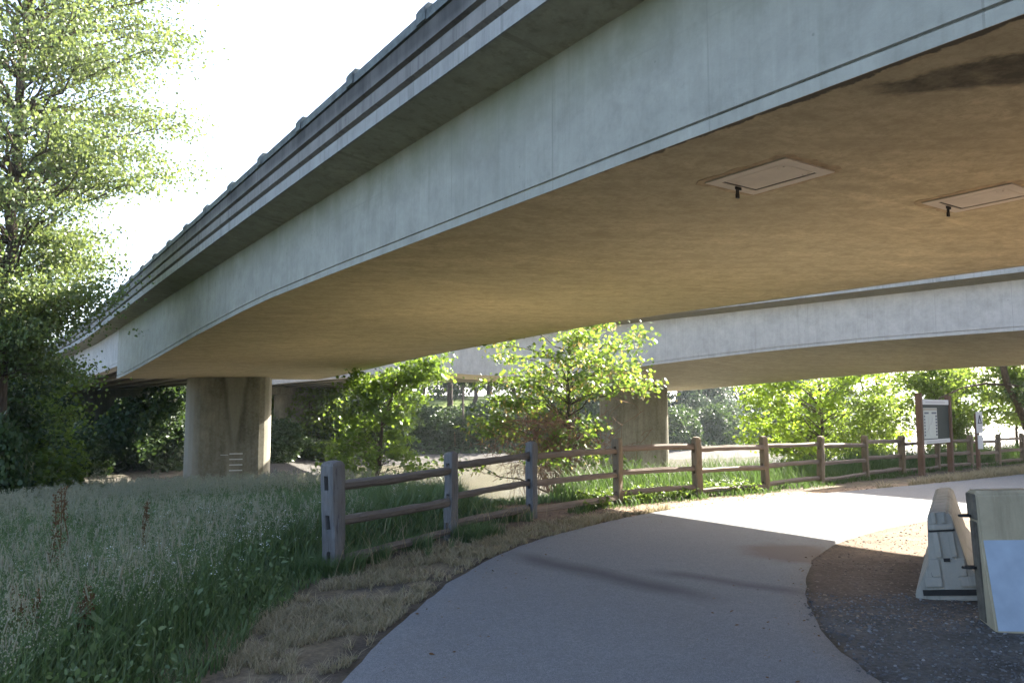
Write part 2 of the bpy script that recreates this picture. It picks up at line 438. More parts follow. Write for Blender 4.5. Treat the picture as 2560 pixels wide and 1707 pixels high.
# asphalt
def mk_asphalt():
    m, nt, out = new_mat('asphalt'); N = NT(nt)
    tc = N.n('ShaderNodeTexCoord').outputs['Object']
    big = N.noise(tc, .5, 6, .6)
    col = N.mix(N.ramp(big, [(.3, 0), (.7, 1)]), (.138, .141, .141), (.172, .175, .175))
    gr = N.noise(tc, 160, 3, .7)
    col = N.mix(N.ramp(gr, [(.38, 0), (.66, 1)]), N.mix(.72, col, (.03, .032, .036)), N.mix(.2, col, (.4, .4, .4)))
    g45 = N.noise(tc, 48, 4, .75)
    col = N.mix(N.ramp(g45, [(.34, .4), (.5, 0)]), col, (.06, .06, .058))
    col = N.mix(N.ramp(g45, [(.52, 0), (.68, .2)]), col, (.36, .35, .33))
    col = N.mix(N.ramp(N.noise(tc, 6, 6, .7), [(.45, 0), (.7, .3)]), col, (.10, .098, .09))
    vo = N.n('ShaderNodeTexVoronoi', ins={'Vector': tc, 'Scale': 55.0})
    lightst = N.math('MULTIPLY', N.math('LESS_THAN', vo.outputs['Distance'], .12), N.ramp(N.noise(tc, 23, 2), [(.58, 0), (.62, .8)]))
    col = N.mix(lightst, col, (.3, .3, .3))
    # long damp / repaired seam crossing the path
    sep = N.n('ShaderNodeSeparateXYZ', ins={0: tc})
    wob = N.n('ShaderNodeMath', operation='MULTIPLY', ins={0: N.noise(tc, .9, 4), 1: 1.1}).outputs[0]
    def seam(ax, ay, bx, by, wid, amt):
        dx, dy = bx - ax, by - ay; L = math.hypot(dx, dy); nx, ny = -dy / L, dx / L
        d = N.math('ADD', N.math('MULTIPLY', sep.outputs[0], nx), N.math('MULTIPLY', sep.outputs[1], ny))
        d = N.math('SUBTRACT', d, ax * nx + ay * ny)
        d = N.math('ABSOLUTE', N.math('ADD', d, N.math('SUBTRACT', N.math('MULTIPLY', wob, .3), .165)))
        f = N.ramp(N.math('DIVIDE', d, wid), [(.1, amt), (1, 0)])
        e = N.math('ADD', N.math('MULTIPLY', sep.outputs[0], dx / L), N.math('MULTIPLY', sep.outputs[1], dy / L))
        e = N.math('SUBTRACT', e, (ax + bx) / 2 * dx / L + (ay + by) / 2 * dy / L)
        e = N.ramp(N.math('DIVIDE', N.math('ABSOLUTE', e), L / 2), [(.55, 1), (1, 0)])
        return N.math('MULTIPLY', f, e)
    col = N.mix(seam(-.2, 9.6, 1.9, 6.9, .30, .8), col, (.035, .036, .04))
    col = N.mix(seam(1.3, 8.4, 2.9, 7.2, .2, .65), col, (.035, .036, .04))
    # brown silt blown over the inner corner
    v = N.n('ShaderNodeMapping', ins={'Vector': tc, 'Location': (-3.3 / .9, -9.35 / 1.0, 0), 'Scale': (1 / .9, 1 / 1.0, 0)}).outputs[0]
    ln = N.n('ShaderNodeVectorMath', operation='LENGTH', ins={0: v}).outputs[1]
    ln = N.math('ADD', ln, N.math('MULTIPLY', N.noise(tc, 2.5, 5), .5))
    col = N.mix(N.ramp(ln, [(.7, .9), (1.25, 0)]), col, (.085, .06, .045))
    h = N.math('ADD', gr, N.math('MULTIPLY', N.noise(tc, 60, 3), .6))
    N.bsdf(out, col, .82, N.bump(h, .35, .006), .35)
    return m
M['asphalt'] = mk_asphalt()

def mk_ground():
    m, nt, out = new_mat('ground_soil'); N = NT(nt)
    tc = N.n('ShaderNodeTexCoord').outputs['Object']
    at = N.n('ShaderNodeVertexColor', layer_name='soil').outputs[0]
    a = N.noise(tc, 2.2, 7, .68); b = N.noise(tc, 24, 5, .7)
    f = N.ramp(a, [(.25, .55), (.75, 1.35)])
    col = N.mix(1.0, at, f, 'MULTIPLY')
    col = N.mix(1.0, col, N.ramp(b, [(.3, .55), (.7, 1.3)]), 'MULTIPLY')
    N.bsdf(out, col, .95, N.bump(N.math('ADD', a, N.math('MULTIPLY', b, .5)), .6, .04), .15)
    return m
M['ground'] = mk_ground()

def mk_water():
    m, nt, out = new_mat('silty_river_water'); N = NT(nt)
    tc = N.n('ShaderNodeTexCoord').outputs['Object']
    g = N.n('ShaderNodeMapping', ins={'Vector': tc, 'Scale': (.5, 1.6, 1), 'Rotation': (0, 0, R(-20))}).outputs[0]
    a = N.noise(g, 1.3, 5, .6, .3); b = N.noise(tc, .06, 4)
    col = N.mix(N.ramp(b, [(.35, 0), (.65, 1)]), (.105, .097, .066), (.13, .12, .085))
    N.bsdf(out, col, .22, N.bump(a, .5, .12), .5)
    return m
M['water'] = mk_water()

# ------------------------------------------------------------------ leaf / blade builders
LEAF_OVAL = np.array([(0, 0, 0), (.22, .25, .03), (.24, .55, .02), (0, 1, -.06), (-.24, .55, .02), (-.22, .25, .03)], dtype=np.float32)
LEAF_ROUND = np.array([(0, 0, 0), (.34, .12, .03), (.42, .42, .04), (.2, .78, 0), (0, 1, -.05), (-.2, .78, 0), (-.42, .42, .04), (-.34, .12, .03)], dtype=np.float32)
LEAF_MAPLE = np.array([(0, 0, 0), (.30, .02, -.02), (.22, .22, .02), (.62, .42, -.08), (.30, .48, .02), (.36, .78, -.04), (.12, .66, .03), (0, 1.1, -.1),
                       (-.12, .66, .03), (-.36, .78, -.04), (-.30, .48, .02), (-.62, .42, -.08), (-.22, .22, .02), (-.30, .02, -.02)], dtype=np.float32)
LEAF_TRI = np.array([(-.18, 0, 0), (.18, 0, 0), (0, 1, 0)], dtype=np.float32)
LEAF_QUAD = np.array([(0, 0, 0), (.3, .45, .05), (0, 1, 0), (-.3, .45, -.05)], dtype=np.float32)

def frames(rs, n, up=.8, droop=0.0):
    nr = rs.randn(n, 3) * 1.0
    nr[:, 2] = nr[:, 2] * .6 + up
    nr /= np.linalg.norm(nr, axis=1)[:, None] + 1e-9
    t = rs.randn(n, 3); t[:, 2] -= droop
    t -= nr * (t * nr).sum(1)[:, None]
    t /= np.linalg.norm(t, axis=1)[:, None] + 1e-9
    return np.cross(t, nr), t, nr          # x, y (leaf axis), z

def leaf_mesh(name, P, size, tmpl, rs, up=.8, droop=.3):
    n = len(P); k = len(tmpl)
    x, y, z = frames(rs, n, up, droop)
    s = (np.asarray(size) * np.ones(n))[:, None, None]
    T = tmpl[None]
    V = P[:, None, :] + s * (T[..., 0:1] * x[:, None] + T[..., 1:2] * y[:, None] + T[..., 2:3] * z[:, None])
    return np_mesh(name, V.reshape(-1, 3), np.arange(n * k), np.arange(n) * k)

def merge_arrays(parts):
    V = []; L = []; St = []; vo = 0; lo = 0
    for v, l, s in parts:
        V.append(v); L.append(l + vo); St.append(s + lo); vo += len(v); lo += len(l)
    return np.concatenate(V), np.concatenate(L), np.concatenate(St)

def blades(P, h, w, lean, rs, bend=None):
    """bent tapering grass blades: 5 verts, quad + tri each"""
    n = len(P)
    a = rs.rand(n) * 2 * np.pi
    d = np.stack([np.cos(a), np.sin(a), np.zeros(n)], 1)
    b = a + np.pi / 2 + rs.randn(n) * .5
    e = np.stack([np.cos(b), np.sin(b), np.zeros(n)], 1)
    h = h[:, None]; w = w[:, None]; lean = lean[:, None]
    up = np.array([[0, 0, 1.0]])
    m = P + up * h * .58 + d * lean * .3
    t = P + up * h + d * lean
    V = np.stack([P - e * w * .5, P + e * w * .5, m + e * w * .42, m - e * w * .42, t], 1).reshape(-1, 3)
    i = np.arange(n) * 5
    L = np.stack([i, i + 1, i + 2, i + 3, i + 3, i + 2, i + 4], 1).ravel()
    s0 = np.arange(n) * 7
    St = np.stack([s0, s0 + 4], 1).ravel()
    return (V, L, St), t, d

def stones_mesh(name, P, size, rs, sub=False):
    # squashed irregular octa/icosa stones
    ph = (1 + 5 ** .5) / 2
    iv = np.array([(-1, ph, 0), (1, ph, 0), (-1, -ph, 0), (1, -ph, 0), (0, -1, ph), (0, 1, ph), (0, -1, -ph), (0, 1, -ph), (ph, 0, -1), (ph, 0, 1), (-ph, 0, -1), (-ph, 0, 1)]) / 1.9
    fi = np.array([(0, 11, 5), (0, 5, 1), (0, 1, 7), (0, 7, 10), (0, 10, 11), (1, 5, 9), (5, 11, 4), (11, 10, 2), (10, 7, 6), (7, 1, 8), (3, 9, 4), (3, 4, 2), (3, 2, 6), (3, 6, 8), (3, 8, 9), (4, 9, 5), (2, 4, 11), (6, 2, 10), (8, 6, 7), (9, 8, 1)])
    n = len(P)
    V = iv[None] * (1 + .28 * rs.randn(n, 12, 1)) * (np.array([1, .8, .55])[None, None] * (1 + .2 * rs.randn(n, 1, 3)))
    a = rs.rand(n) * 6.28; c, s = np.cos(a), np.sin(a)
    X = V[..., 0] * c[:, None] - V[..., 1] * s[:, None]; Y = V[..., 0] * s[:, None] + V[..., 1] * c[:, None]
    V = np.stack([X, Y, V[..., 2]], -1) * (size * .5)[:, None, None] + P[:, None]
    L = (fi[None] + (np.arange(n) * 12)[:, None, None]).ravel()
    return np_mesh(name, V.reshape(-1, 3), L, np.arange(n * 20) * 3)

# ------------------------------------------------------------------ terrain
OUT = [(-1.9, -14), (-1.6, -4), (-1.35, 1), (-1.2, 3.5), (-1.1, 5.06), (-.94, 6.33), (-.72, 7.5), (-.43, 8.64), (.06, 9.93), (.68, 10.95), (1.4, 12.0), (1.96, 12.72), (2.64, 13.42),
       (3.4, 14.05), (4.63, 14.95), (6.1, 15.85), (7.35, 16.75), (9.3, 18.1), (10.9, 19.25), (14.36, 21.9), (20, 26.2), (30, 33), (50, 46)]
INN = [(2.2, -14), (2.2, -4), (2.25, 1), (2.28, 3.5), (2.31, 5.06), (2.35, 5.6), (2.40, 6.1), (2.50, 6.6), (2.67, 7.22), (2.95, 8.0), (3.23, 8.7), (3.64, 9.44), (4.31, 10.34),
       (4.95, 11.04), (6.35, 12.2), (8.0, 13.6), (10, 15.2), (13, 17.6), (16, 19.9), (22, 24.4), (32, 31), (52, 43.5)]
FENCE = [(-1.87, 8.4), (-.81, 10.5), (.31, 12.5), (1.93, 14.4), (3.68, 15.7), (5.45, 17.0), (7.25, 18.6), (9.08, 20.3), (10.8, 21.9), (12.65, 23.5), (14.5, 25.0), (16.3, 26.5), (18.1, 28.0), (19.9, 29.6), (21.7, 31.2)]
CREST = [(-140, 60), (-60, 42), (-40, 36), (-20, 31), (-9, 27.5), (-5.2, 22.5), (-3.0, 17.2), (-1.3, 15.2), (.4, 14.9), (2.2, 16.6), (4, 18.0), (7, 20.6), (10, 23.4), (14, 27), (20, 32.5), (40, 48), (90, 84), (200, 150), (500, 330)]
FAR = [(-160, 60), (-60, 64), (-45, 68), (-28, 74), (-10, 82), (10, 87), (22, 92), (34, 103), (50, 125), (75, 165), (130, 260), (260, 480), (520, 850)]

def poly_dist(X, Y, pts):
    """distance to a polyline and signed side (positive = left of travel)"""
    best = np.full(X.shape, 1e9); side = np.zeros(X.shape)
    for (ax, ay), (bx, by) in zip(pts[:-1], pts[1:]):
        dx, dy = bx - ax, by - ay; L2 = dx * dx + dy * dy
        t = np.clip(((X - ax) * dx + (Y - ay) * dy) / L2, 0, 1)
        d = np.hypot(X - ax - t * dx, Y - ay - t * dy)
        sd = dx * (Y - ay) - dy * (X - ax)
        u = d < best - 1e-9
        side = np.where(u, np.sign(sd), side); best = np.minimum(best, d)
    return best, side

WATER_Z = -3.5
def terrain(X, Y, rough=True):
    X = np.asarray(X, float); Y = np.asarray(Y, float)
    base = -np.clip(Y - 16, 0, 60) * .012
    fd_, fs_ = poly_dist(X, Y, [(-2.0, -30)] + FENCE + [(60, 64)])
    f_ = fd_ * fs_
    base = base - np.clip((f_ - .6) * .075, 0, 1.25) * sstep(3, -2, X)
    d, s = poly_dist(X, Y, CREST)
    d = d * s                                # beyond the crest (left of travel) positive
    near = base - sstep(0, 3.0, d) * .55 - np.clip(d - 1.2, 0, 40) * .34
    near = np.maximum(near, -4.3)
    # gravel bar at the left
    bar = -4.2 + sstep(-6, -24, X) * 1.55 * sstep(24, 34, Y) + .12 * fbm2(X, Y, .35, 3)
    near = np.where(d > 0, np.maximum(near, np.minimum(bar, base)), near)
    fd, fs = poly_dist(X, Y, FAR)
    fd = fd * fs
    far = -4.3 + sstep(-13, 0, fd) * 1.5 + sstep(-1, 9, fd) * 2.5 + sstep(6, 26, fd) * 1.6 + sstep(20, 70, fd) * 3.2 + sstep(60, 400, fd) * 8
    z = np.where(fd > -14, np.maximum(near, far), near)
    if rough:
        od, os_ = poly_dist(X, Y, OUT); idd, is_ = poly_dist(X, Y, INN)
        onpath = (os_ < 0) & (is_ > 0)
        edge = np.where(onpath, 0, np.minimum(od, idd))
        amp = np.clip(edge * .25, 0, 1)
        z = z + amp * (.05 * fbm2(X, Y, 2.2, 4) + .05 * fbm2(X, Y, .6, 3))
        # the dirt heap beside the barriers
        z = z + .10 * np.exp(-(((X - 3.7) / .7) ** 2 + ((Y - 8.3) / .8) ** 2)) * amp
        z = z + .11 * np.exp(-(((X - 4.35) / .38) ** 2 + ((Y - 7.25) / .6) ** 2)) * amp + .05 * np.exp(-(((X - 4.0) / .5) ** 2 + ((Y - 6.4) / .4) ** 2)) * amp
    return z

def tz(x, y):
    return float(terrain(np.array([x]), np.array([y]))[0])

def build_terrain():
    n = 520
    u = np.linspace(-1, 1, n)
    gx = 20 * u + 60 * u ** 3 + 1700 * u ** 9
    v = np.linspace(0, 1, n)
    gy = -30 + 62 * v + 30 * v ** 2 + 130 * v ** 5 + 2300 * v ** 14
    X, Y = np.meshgrid(gx, gy)
    Z = terrain(X, Y)
    V = np.stack([X, Y, Z], -1).reshape(-1, 3)
    i = (np.arange(n - 1)[:, None] * n + np.arange(n - 1)[None]).ravel()
    L = np.stack([i, i + 1, i + n + 1, i + n], 1).ravel()
    me = np_mesh('ground', V, L, np.arange(len(i)) * 4, True)
    x, y, z = V.T
    nz = fbm2(x, y, .8, 4); nf = fbm2(x, y, 3.0, 4)
    C = np.tile(np.array([.075, .06, .04]), (len(V), 1))
    def put(mask, col):
        mk = np.clip(mask, 0, 1)[:, None]
        C[:] = C * (1 - mk) + np.array(col)[None] * mk
    od, os_ = poly_dist(x, y, OUT); idd, is_ = poly_dist(x, y, INN)
    fdx, fsx = poly_dist(x, y, FENCE + [(60, 60)])
    cd, cs = poly_dist(x, y, CREST); cd = cd * cs
    fd, fs = poly_dist(x, y, FAR); fd = fd * fs
    left = os_ > 0
    meadow = sstep(-1.5, -2.3, x + .3 * nz) * sstep(1, -1, cd)
    put(meadow, (.045, .045, .022))
    put(left * sstep(1.6, .9, od + .35 * nf) * sstep(1, -1, cd), (.15, .118, .075))
    put(left * sstep(1.4, .9, od) * sstep(.05, .45, fbm2(x, y, 4.5, 4)), (.07, .06, .048))       # dry verge
    put(left * sstep(.26, .08, od + .08 * nf), (.075, .06, .045))                         # dark crumbled edge
    soil = left * sstep(1.2, .2, np.abs(y - 13.2) / 2.0 + .25 * nz) * sstep(.5, 1.1, od + .3 * nf) * sstep(-1.2, .2, x)
    put(soil, (.17, .115, .08))
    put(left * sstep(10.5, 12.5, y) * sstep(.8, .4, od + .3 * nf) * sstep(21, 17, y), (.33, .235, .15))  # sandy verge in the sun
    right = is_ < 0
    put(right * 1.0, (.12, .085, .06))
    put(right * sstep(.0, .5, nz + .12) * sstep(7.7, 6.4, y + .5 * nf) , (.092, .088, .08))
    put(right * sstep(9.0, 9.8, y + .3 * nz), (.15, .105, .068))
    put(right * sstep(-.1, .5, -nz) * sstep(7.4, 6.6, y), (.085, .065, .05))
    put(sstep(0, 2, cd) * sstep(-13, -16, fd), (.15, .13, .09))
    put(sstep(.8, 2.5, cd) * sstep(-13, -16, fd) * sstep(-3, 0, x), (.36, .32, .24))  # hidden sand strip added pale, to bounce sun up onto the soffit
    put(sstep(-2.4, -2.9, z) * sstep(1, 4, cd) * sstep(2, -3, x), (.085, .08, .072))
    put(sstep(-14, -6, fd), (.085, .08, .072))
    put(sstep(-2, 5, fd), (.06, .07, .03))
    put(sstep(18, 34, fd), (.09, .125, .02))
    put(sstep(120, 220, fd), (.05, .075, .04))
    ca = me.color_attributes.new('soil', 'FLOAT_COLOR', 'POINT')
    ca.data.foreach_set('color', np.concatenate([C, np.ones((len(C), 1))], 1).astype(np.float32).ravel())
    o = obj('ground', me, M['ground']); tag(o, kind='structure')

def resample(pts, n):
    p = np.array(pts, float)
    # chaikin smoothing keeps the kinks soft
    for _ in range(2):
        q = np.empty((2 * len(p), 2)); q[0::2] = p; q[1::2] = p
        a = .75 * p[:-1] + .25 * p[1:]; b = .25 * p[:-1] + .75 * p[1:]
        p = np.concatenate([p[:1], np.stack([a, b], 1).reshape(-1, 2), p[-1:]])
    d = np.concatenate([[0], np.cumsum(np.hypot(*(np.diff(p, axis=0).T)))])
    return np.stack([np.interp(np.linspace(0, d[-1], n), d, p[:, 0]), np.interp(np.linspace(0, d[-1], n), d, p[:, 1])], 1)

def build_path():
    n = 700; m = 26
    A = resample(OUT, n); B = resample(INN, n)
    # crumbling edges
    t = np.arange(n)
    A = A + np.stack([fbm2(A[:, 0], A[:, 1], 5, 4) * .035, fbm2(A[:, 1], A[:, 0], 5, 4) * .035], 1)
    B = B + np.stack([fbm2(B[:, 0], B[:, 1], 4, 4) * .045, fbm2(B[:, 1], B[:, 0], 4, 4) * .045], 1)
    w = np.linspace(0, 1, m)
    G = A[:, None] * (1 - w[None, :, None]) + B[:, None] * w[None, :, None]
    Z = terrain(G[..., 0], G[..., 1], False) + .03
    Z[:, 0] -= .06; Z[:, -1] -= .06
    G[:, 1] = A * .985 + B * .015; G[:, -2] = A * .015 + B * .985
    V = np.concatenate([G, Z[..., None]], -1).reshape(-1, 3)
    i = (np.arange(n - 1)[:, None] * m + np.arange(m - 1)[None]).ravel()
    L = np.stack([i, i + 1, i + m + 1, i + m], 1)[:, ::-1].ravel()
    o = obj('path', np_mesh('path', V, L, np.arange(len(i)) * 4, True), M['asphalt'])
    tag(o, kind='structure')

def build_water():
    xs = np.array([-200, -60, -20, 20, 60, 200, 900.]); ys = np.array([14, 40, 80, 160, 400, 1200.])
    X, Y = np.meshgrid(xs, ys)
    V = np.stack([X, Y, np.full(X.shape, WATER_Z)], -1).reshape(-1, 3)
    n = len(xs)
    i = (np.arange(len(ys) - 1)[:, None] * n + np.arange(n - 1)[None]).ravel()
    L = np.stack([i, i + 1, i + n + 1, i + n], 1).ravel()
    o = obj('river_water', np_mesh('river_water', V, L, np.arange(len(i)) * 4), M['water'])
    tag(o, kind='structure')

build_terrain(); build_path(); build_water()

def hills():
    rs = np.random.RandomState(3)
    n, m = 90, 14
    th = np.linspace(R(-40), R(75), n)
    V = []
    for j in range(m):
        r = 900 + j * 60
        k = j / (m - 1)
        for t in th:
            h = (34 + 30 * math.sin(t * 3 + 1) * .6 + 16 * math.sin(t * 9 + 2) + 6 * math.sin(t * 31)) * math.sin(min(1, k * 1.4) * math.pi / 2)
            h *= .4 + .6 * float(sstep(R(5), R(28), t))
            V.append((r * math.sin(t), r * math.cos(t), h - 6 + 3 * rs.rand()))
    i = (np.arange(m - 1)[:, None] * n + np.arange(n - 1)[None]).ravel()
    L = np.stack([i, i + 1, i + n + 1, i + n], 1).ravel()
    o = obj('hills', np_mesh('hills', np.array(V), L, np.arange(len(i)) * 4, True), mat_plain('forested_hill', (.045, .065, .05), .95, 0, .4, .06, .3))
    tag(o, kind='structure')
hills()

# ------------------------------------------------------------------ bridges
def lerp_prof(tab):
    xs = [a for a, _ in tab]; zs = [b for _, b in tab]
    return lambda s: float(np.interp(s, xs, zs))

def bridge(name, label, group, th, pL, width_in, s_pier, p_pier, soff, s_end, dz, tilt, par_h, pier_L, pier_T, skew,
           ham_s, ham_p, ham_len, ham_bot, ham_top, curve, girder_bot, s0, s1, mats, rung=False):
    """local frame: x = p - pc, y = s - s_pier ; z absolute"""
    pc = p_pier
    c, s_ = math.cos(th), math.sin(th)
    wx = pc * c - s_pier * s_; wy = pc * s_ + s_pier * c
    root = empty(name, (wx, wy, 0), th)
    tag(root, label, 'bridge', group)
    wL = pL + .77; wR = wL + width_in; pR = wR + .80
    def tl(p, s):
        return tilt(s) * (p - wL)
    def pt(p, s, z):
        return (p + curve(s) - pc, s - s_pier, z + tl(p, s))
    ST = [q for q in np.arange(s0, s_end, 1.2)] + [s_end]
    ST2 = [q for q in np.arange(s_end + .05, s1, 2.0)] + [s1]
    # outer webs with the drip groove near the bottom edge
    for sgn, pw in ((1, wL), (-1, wR)):
        b = MB(); rings = []
        for s in ST:
            zb = soff(s); zt = 5.92 + dz(s)
            q = lambda o: pw + sgn * o
            prof = [(q(0), zb), (q(0), zb + .115), (q(.02), zb + .122), (q(.02), zb + .136), (q(0), zb + .143), (q(0), zt), (q(.06), zt), (q(.06), zb + .02)]
            rings.append([pt(a, s, z) for a, z in prof])
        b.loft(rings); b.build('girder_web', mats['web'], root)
    # soffit slab
    b = MB(); rings = []
    for s in ST:
        zb = soff(s)
        row = [(wL + .02 + (width_in - .04) * k / 6, zb + .012) for k in range(7)]
        prof = row + [(wR - .02, zb + .2), (wL + .02, zb + .2)]
        rings.append([pt(a, s, z) for a, z in prof])
    b.loft(rings); so = b.build('soffit', mats['soffit'], root)
    # end diaphragm
    b = MB(); zb = soff(s_end); zt = 5.9 + dz(s_end)
    b.loft([[pt(wL + .03, s, zb + .02), pt(wR - .03, s, zb + .02), pt(wR - .03, s, zt), pt(wL + .03, s, zt)] for s in (s_end - .4, s_end - .02)])
    b.build('end_diaphragm', mats['girder'], root)
    # deck slab with tapered overhangs, along the whole bridge
    ALL = ST + ST2[1:]
    b = MB()
    b.loft([[pt(a, s, z + dz(s)) for a, z in [(pL + .05, 6.0), (wL + .01, 5.90), (wR - .01, 5.90), (pR - .05, 6.0), (pR - .05, 6.19), (pL + .05, 6.19)]] for s in ALL])
    b.build('deck_slab', mats['overhang'], root)
    for sgn, e in ((1, pL), (-1, pR)):
        q = lambda o: e + sgn * o
        b = MB()
        b.loft([[pt(a, s, z + dz(s)) for a, z in [(q(.03), 5.99), (q(.03), 6.205), (q(.3), 6.205), (q(.3), 6.15), (q(.06), 6.15), (q(.06), 5.99)]] for s in ALL])
        b.build('slab_edge', mats['slabedge'], root)
        b = MB()
        prof = [(q(.10), 6.21), (q(.10), 6.25), (q(.0), 6.285), (q(0), 6.49), (q(.055), 6.505), (q(.055), 6.55), (q(-.02), 6.57), (q(-.02), 6.575 + par_h - .33), (q(.2), 6.575 + par_h - .33), (q(.28), 6.5), (q(.45), 6.3), (q(.45), 6.21)]
        b.loft([[pt(a, s, z + dz(s)) for a, z in prof] for s in ALL])
        b.build('parapet', mats['parapet'], root)
        zt = 6.575 + par_h - .33
        b = MB()
        rp = [(q(-.055), zt + .012), (q(-.055), zt + .15), (q(-.02), zt + .19), (q(.13), zt + .19), (q(.13), zt + .012)]
        b.loft([[pt(a, s, z + dz(s)) for a, z in rp] for s in ALL])
        b.build('guard_rail', M['galv'], root)
        if sgn == 1:
            k = 0
            s = 1.71 if name == 'near_bridge' else 4.0
            while s < min(s1, 60):
                b = MB()
                ring = []
                for a, z in [(q(-.075), zt + .02), (q(-.075), zt + .19), (q(-.03), zt + .265), (q(.1), zt + .265), (q(.15), zt + .2), (q(.15), zt + .02)]:
                    ring.append((a, z))
                b.loft([[pt(a, ss, z + dz(ss)) for a, z in ring] for ss in (s - .13, s + .13)])
                b.build('rail_bracket', M['galv'], root)
                s += 2.43
    # wall pier with rounded ends
    def wall(L, T, zlo, zhi_f, cs, cp, rot, nm, mat):
        b = MB(); n = 10; ring = []
        r = T / 2
        for k in range(n + 1):
            a = -math.pi / 2 + math.pi * k / n
            ring.append((L / 2 - r + r * math.cos(a), r * math.sin(a)))
        for k in range(n + 1):
            a = math.pi / 2 + math.pi * k / n
            ring.append((-L / 2 + r + r * math.cos(a), r * math.sin(a)))
        cr, sr = math.cos(rot), math.sin(rot)
        ring = [(x * cr - y * sr, x * sr + y * cr) for x, y in ring]
        rr = []
        for k in range(9):
            t = k / 8
            f = 1 + .012 * (1 - t)
            rr.append([(cp - pc + x * f, cs - s_pier + y * f, zlo + (zhi_f(cp + x, cs + y) - zlo) * t) for x, y in ring])
        b.loft(rr)
        return b.build(nm, mat, root, smooth=False)
    pr = wall(pier_L, pier_T, -5.0, lambda p, s: soff(s) + tl(p, s) + .05, s_pier, p_pier, skew, 'pier', M['pier_vee'] if rung else M['pier'])
    if rung:
        for k in range(4):
            b = MB()
            y0 = -pier_T / 2 - .014; z = -1.29 + .272 * k
            cx = .34
            b.box((cx, y0 - .05, z), (.62, .03, .05)); b.box((cx - .27, y0 - .01, z), (.03, .1, .03)); b.box((cx + .27, y0 - .01, z), (.03, .1, .03))
            if k == 3: b.box((cx - .55, y0 - .01, z - .05), (.36, .02, .02))
            cr_, sr_ = math.cos(skew), math.sin(skew)
            b.v = [(x * cr_ - y * sr_, x * sr_ + y * cr_, q) for x, y, q in b.v]
            rg = b.build('ladder_rung', M['rung'], pr)
    # I-girder approach span on a hammerhead pier
    for k in range(6):
        b = MB(); rings = []
        p0 = wL + .02 + (width_in - .6) * k / 5 + .28
        for s in ST2:
            zb = girder_bot(s); zt = 5.885 + dz(s)
            prof = [(-.28, 0), (.28, 0), (.28, .16), (.09, .34), (.09, zt - zb - .25), (.26, zt - zb - .1), (.26, zt - zb), (-.26, zt - zb), (-.26, zt - zb - .1), (-.09, zt - zb - .25), (-.09, .34), (-.28, .16)]
            if k == 0:   # fascia girder is cast with a flat outer face
                prof = [(-.28, 0), (.28, 0), (.28, .16), (.09, .34), (.09, zt - zb), (-.28, zt - zb), (-.28, .16), (-.26, .15), (-.26, .135), (-.28, .125)]
            rings.append([pt(p0 + a, s, zb + z) for a, z in prof])
        b.loft(rings); b.build('approach_girder', mats['girderweb'] if k == 0 else M['girder'], root)
    hp = ham_p
    b = MB(); hl = ham_len / 2
    prof = [(-hl, ham_top), (hl, ham_top), (hl, ham_top - .35), (hl * .62, ham_bot), (-hl * .62, ham_bot), (-hl, ham_top - .35)]
    b.loft([[(hp - pc + a, ham_s - s_pier + o, z) for a, z in prof] for o in (-.8, .8)])
    b.build('pier_cap', M['pier'], root, bevel=.03)
    wall(ham_len * (.28 if rung else .44), 1.3, -4.5, lambda p, s: ham_bot + .1, ham_s, hp, 0, 'hammerhead_column', M['pier'])
    return root, so

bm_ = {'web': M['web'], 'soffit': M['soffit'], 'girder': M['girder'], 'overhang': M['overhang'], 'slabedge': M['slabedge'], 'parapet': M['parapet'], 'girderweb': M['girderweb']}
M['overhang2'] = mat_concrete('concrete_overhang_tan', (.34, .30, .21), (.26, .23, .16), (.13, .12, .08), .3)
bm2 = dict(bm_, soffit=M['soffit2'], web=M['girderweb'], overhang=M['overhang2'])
TH1 = R(34.2); TH2 = R(39.5)
soff1 = lerp_prof([(-50, 3.3), (-36, 3.5), (-24, 4.2), (-12, 4.26), (2, 4.25), (6, 4.27), (14, 4.29), (18, 4.27), (20.5, 4.2), (25.2, 4.0), (31.5, 3.66), (36, 3.42), (40.2, 3.23), (42.0, 3.19)])
dz1 = lambda s: -.000175 * min(s, 50) ** 2 - .004 * max(0, s - 50)
root1, soffit1 = bridge('near_bridge', 'nearest concrete box-girder bridge overhead with two access hatches in its tan soffit', 'concrete bridges over the path', TH1, 4.71, 9.98, 41.2, 10.6, soff1, 42.0, dz1,
       lambda s: .016 * float(sstep(20, 32, np.array(s))), .59, 4.1, 1.9, R(-12),
       82, 9.0, 11.6, 2.85, 3.58, lambda s: -.0009 * max(0, s - 42) ** 2, lambda s: 4.22 + dz1(s) - .1, -60, 104, bm_, rung=True)
soff2 = lerp_prof([(-50, 3.9), (-34, 3.5), (-20, 4.1), (-5, 4.25), (9, 4.25), (14, 4.23), (18, 4.12), (21.8, 3.95), (25.4, 3.76), (29.2, 3.52), (31.5, 3.45), (35, 3.62), (38.7, 3.84), (40.4, 3.97), (44, 4.1), (46, 4.15)])
dz2 = lambda s: -.0004 * max(0, s - 46) ** 2
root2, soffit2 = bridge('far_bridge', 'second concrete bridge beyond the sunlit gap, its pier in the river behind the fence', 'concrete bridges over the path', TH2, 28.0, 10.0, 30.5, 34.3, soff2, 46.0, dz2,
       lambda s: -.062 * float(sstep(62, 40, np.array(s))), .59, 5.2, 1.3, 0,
       76, 34.4, 12.0, 3.2, 4.0, lambda s: 0.0, lambda s: 4.22 + dz2(s), -50, 110, bm2)

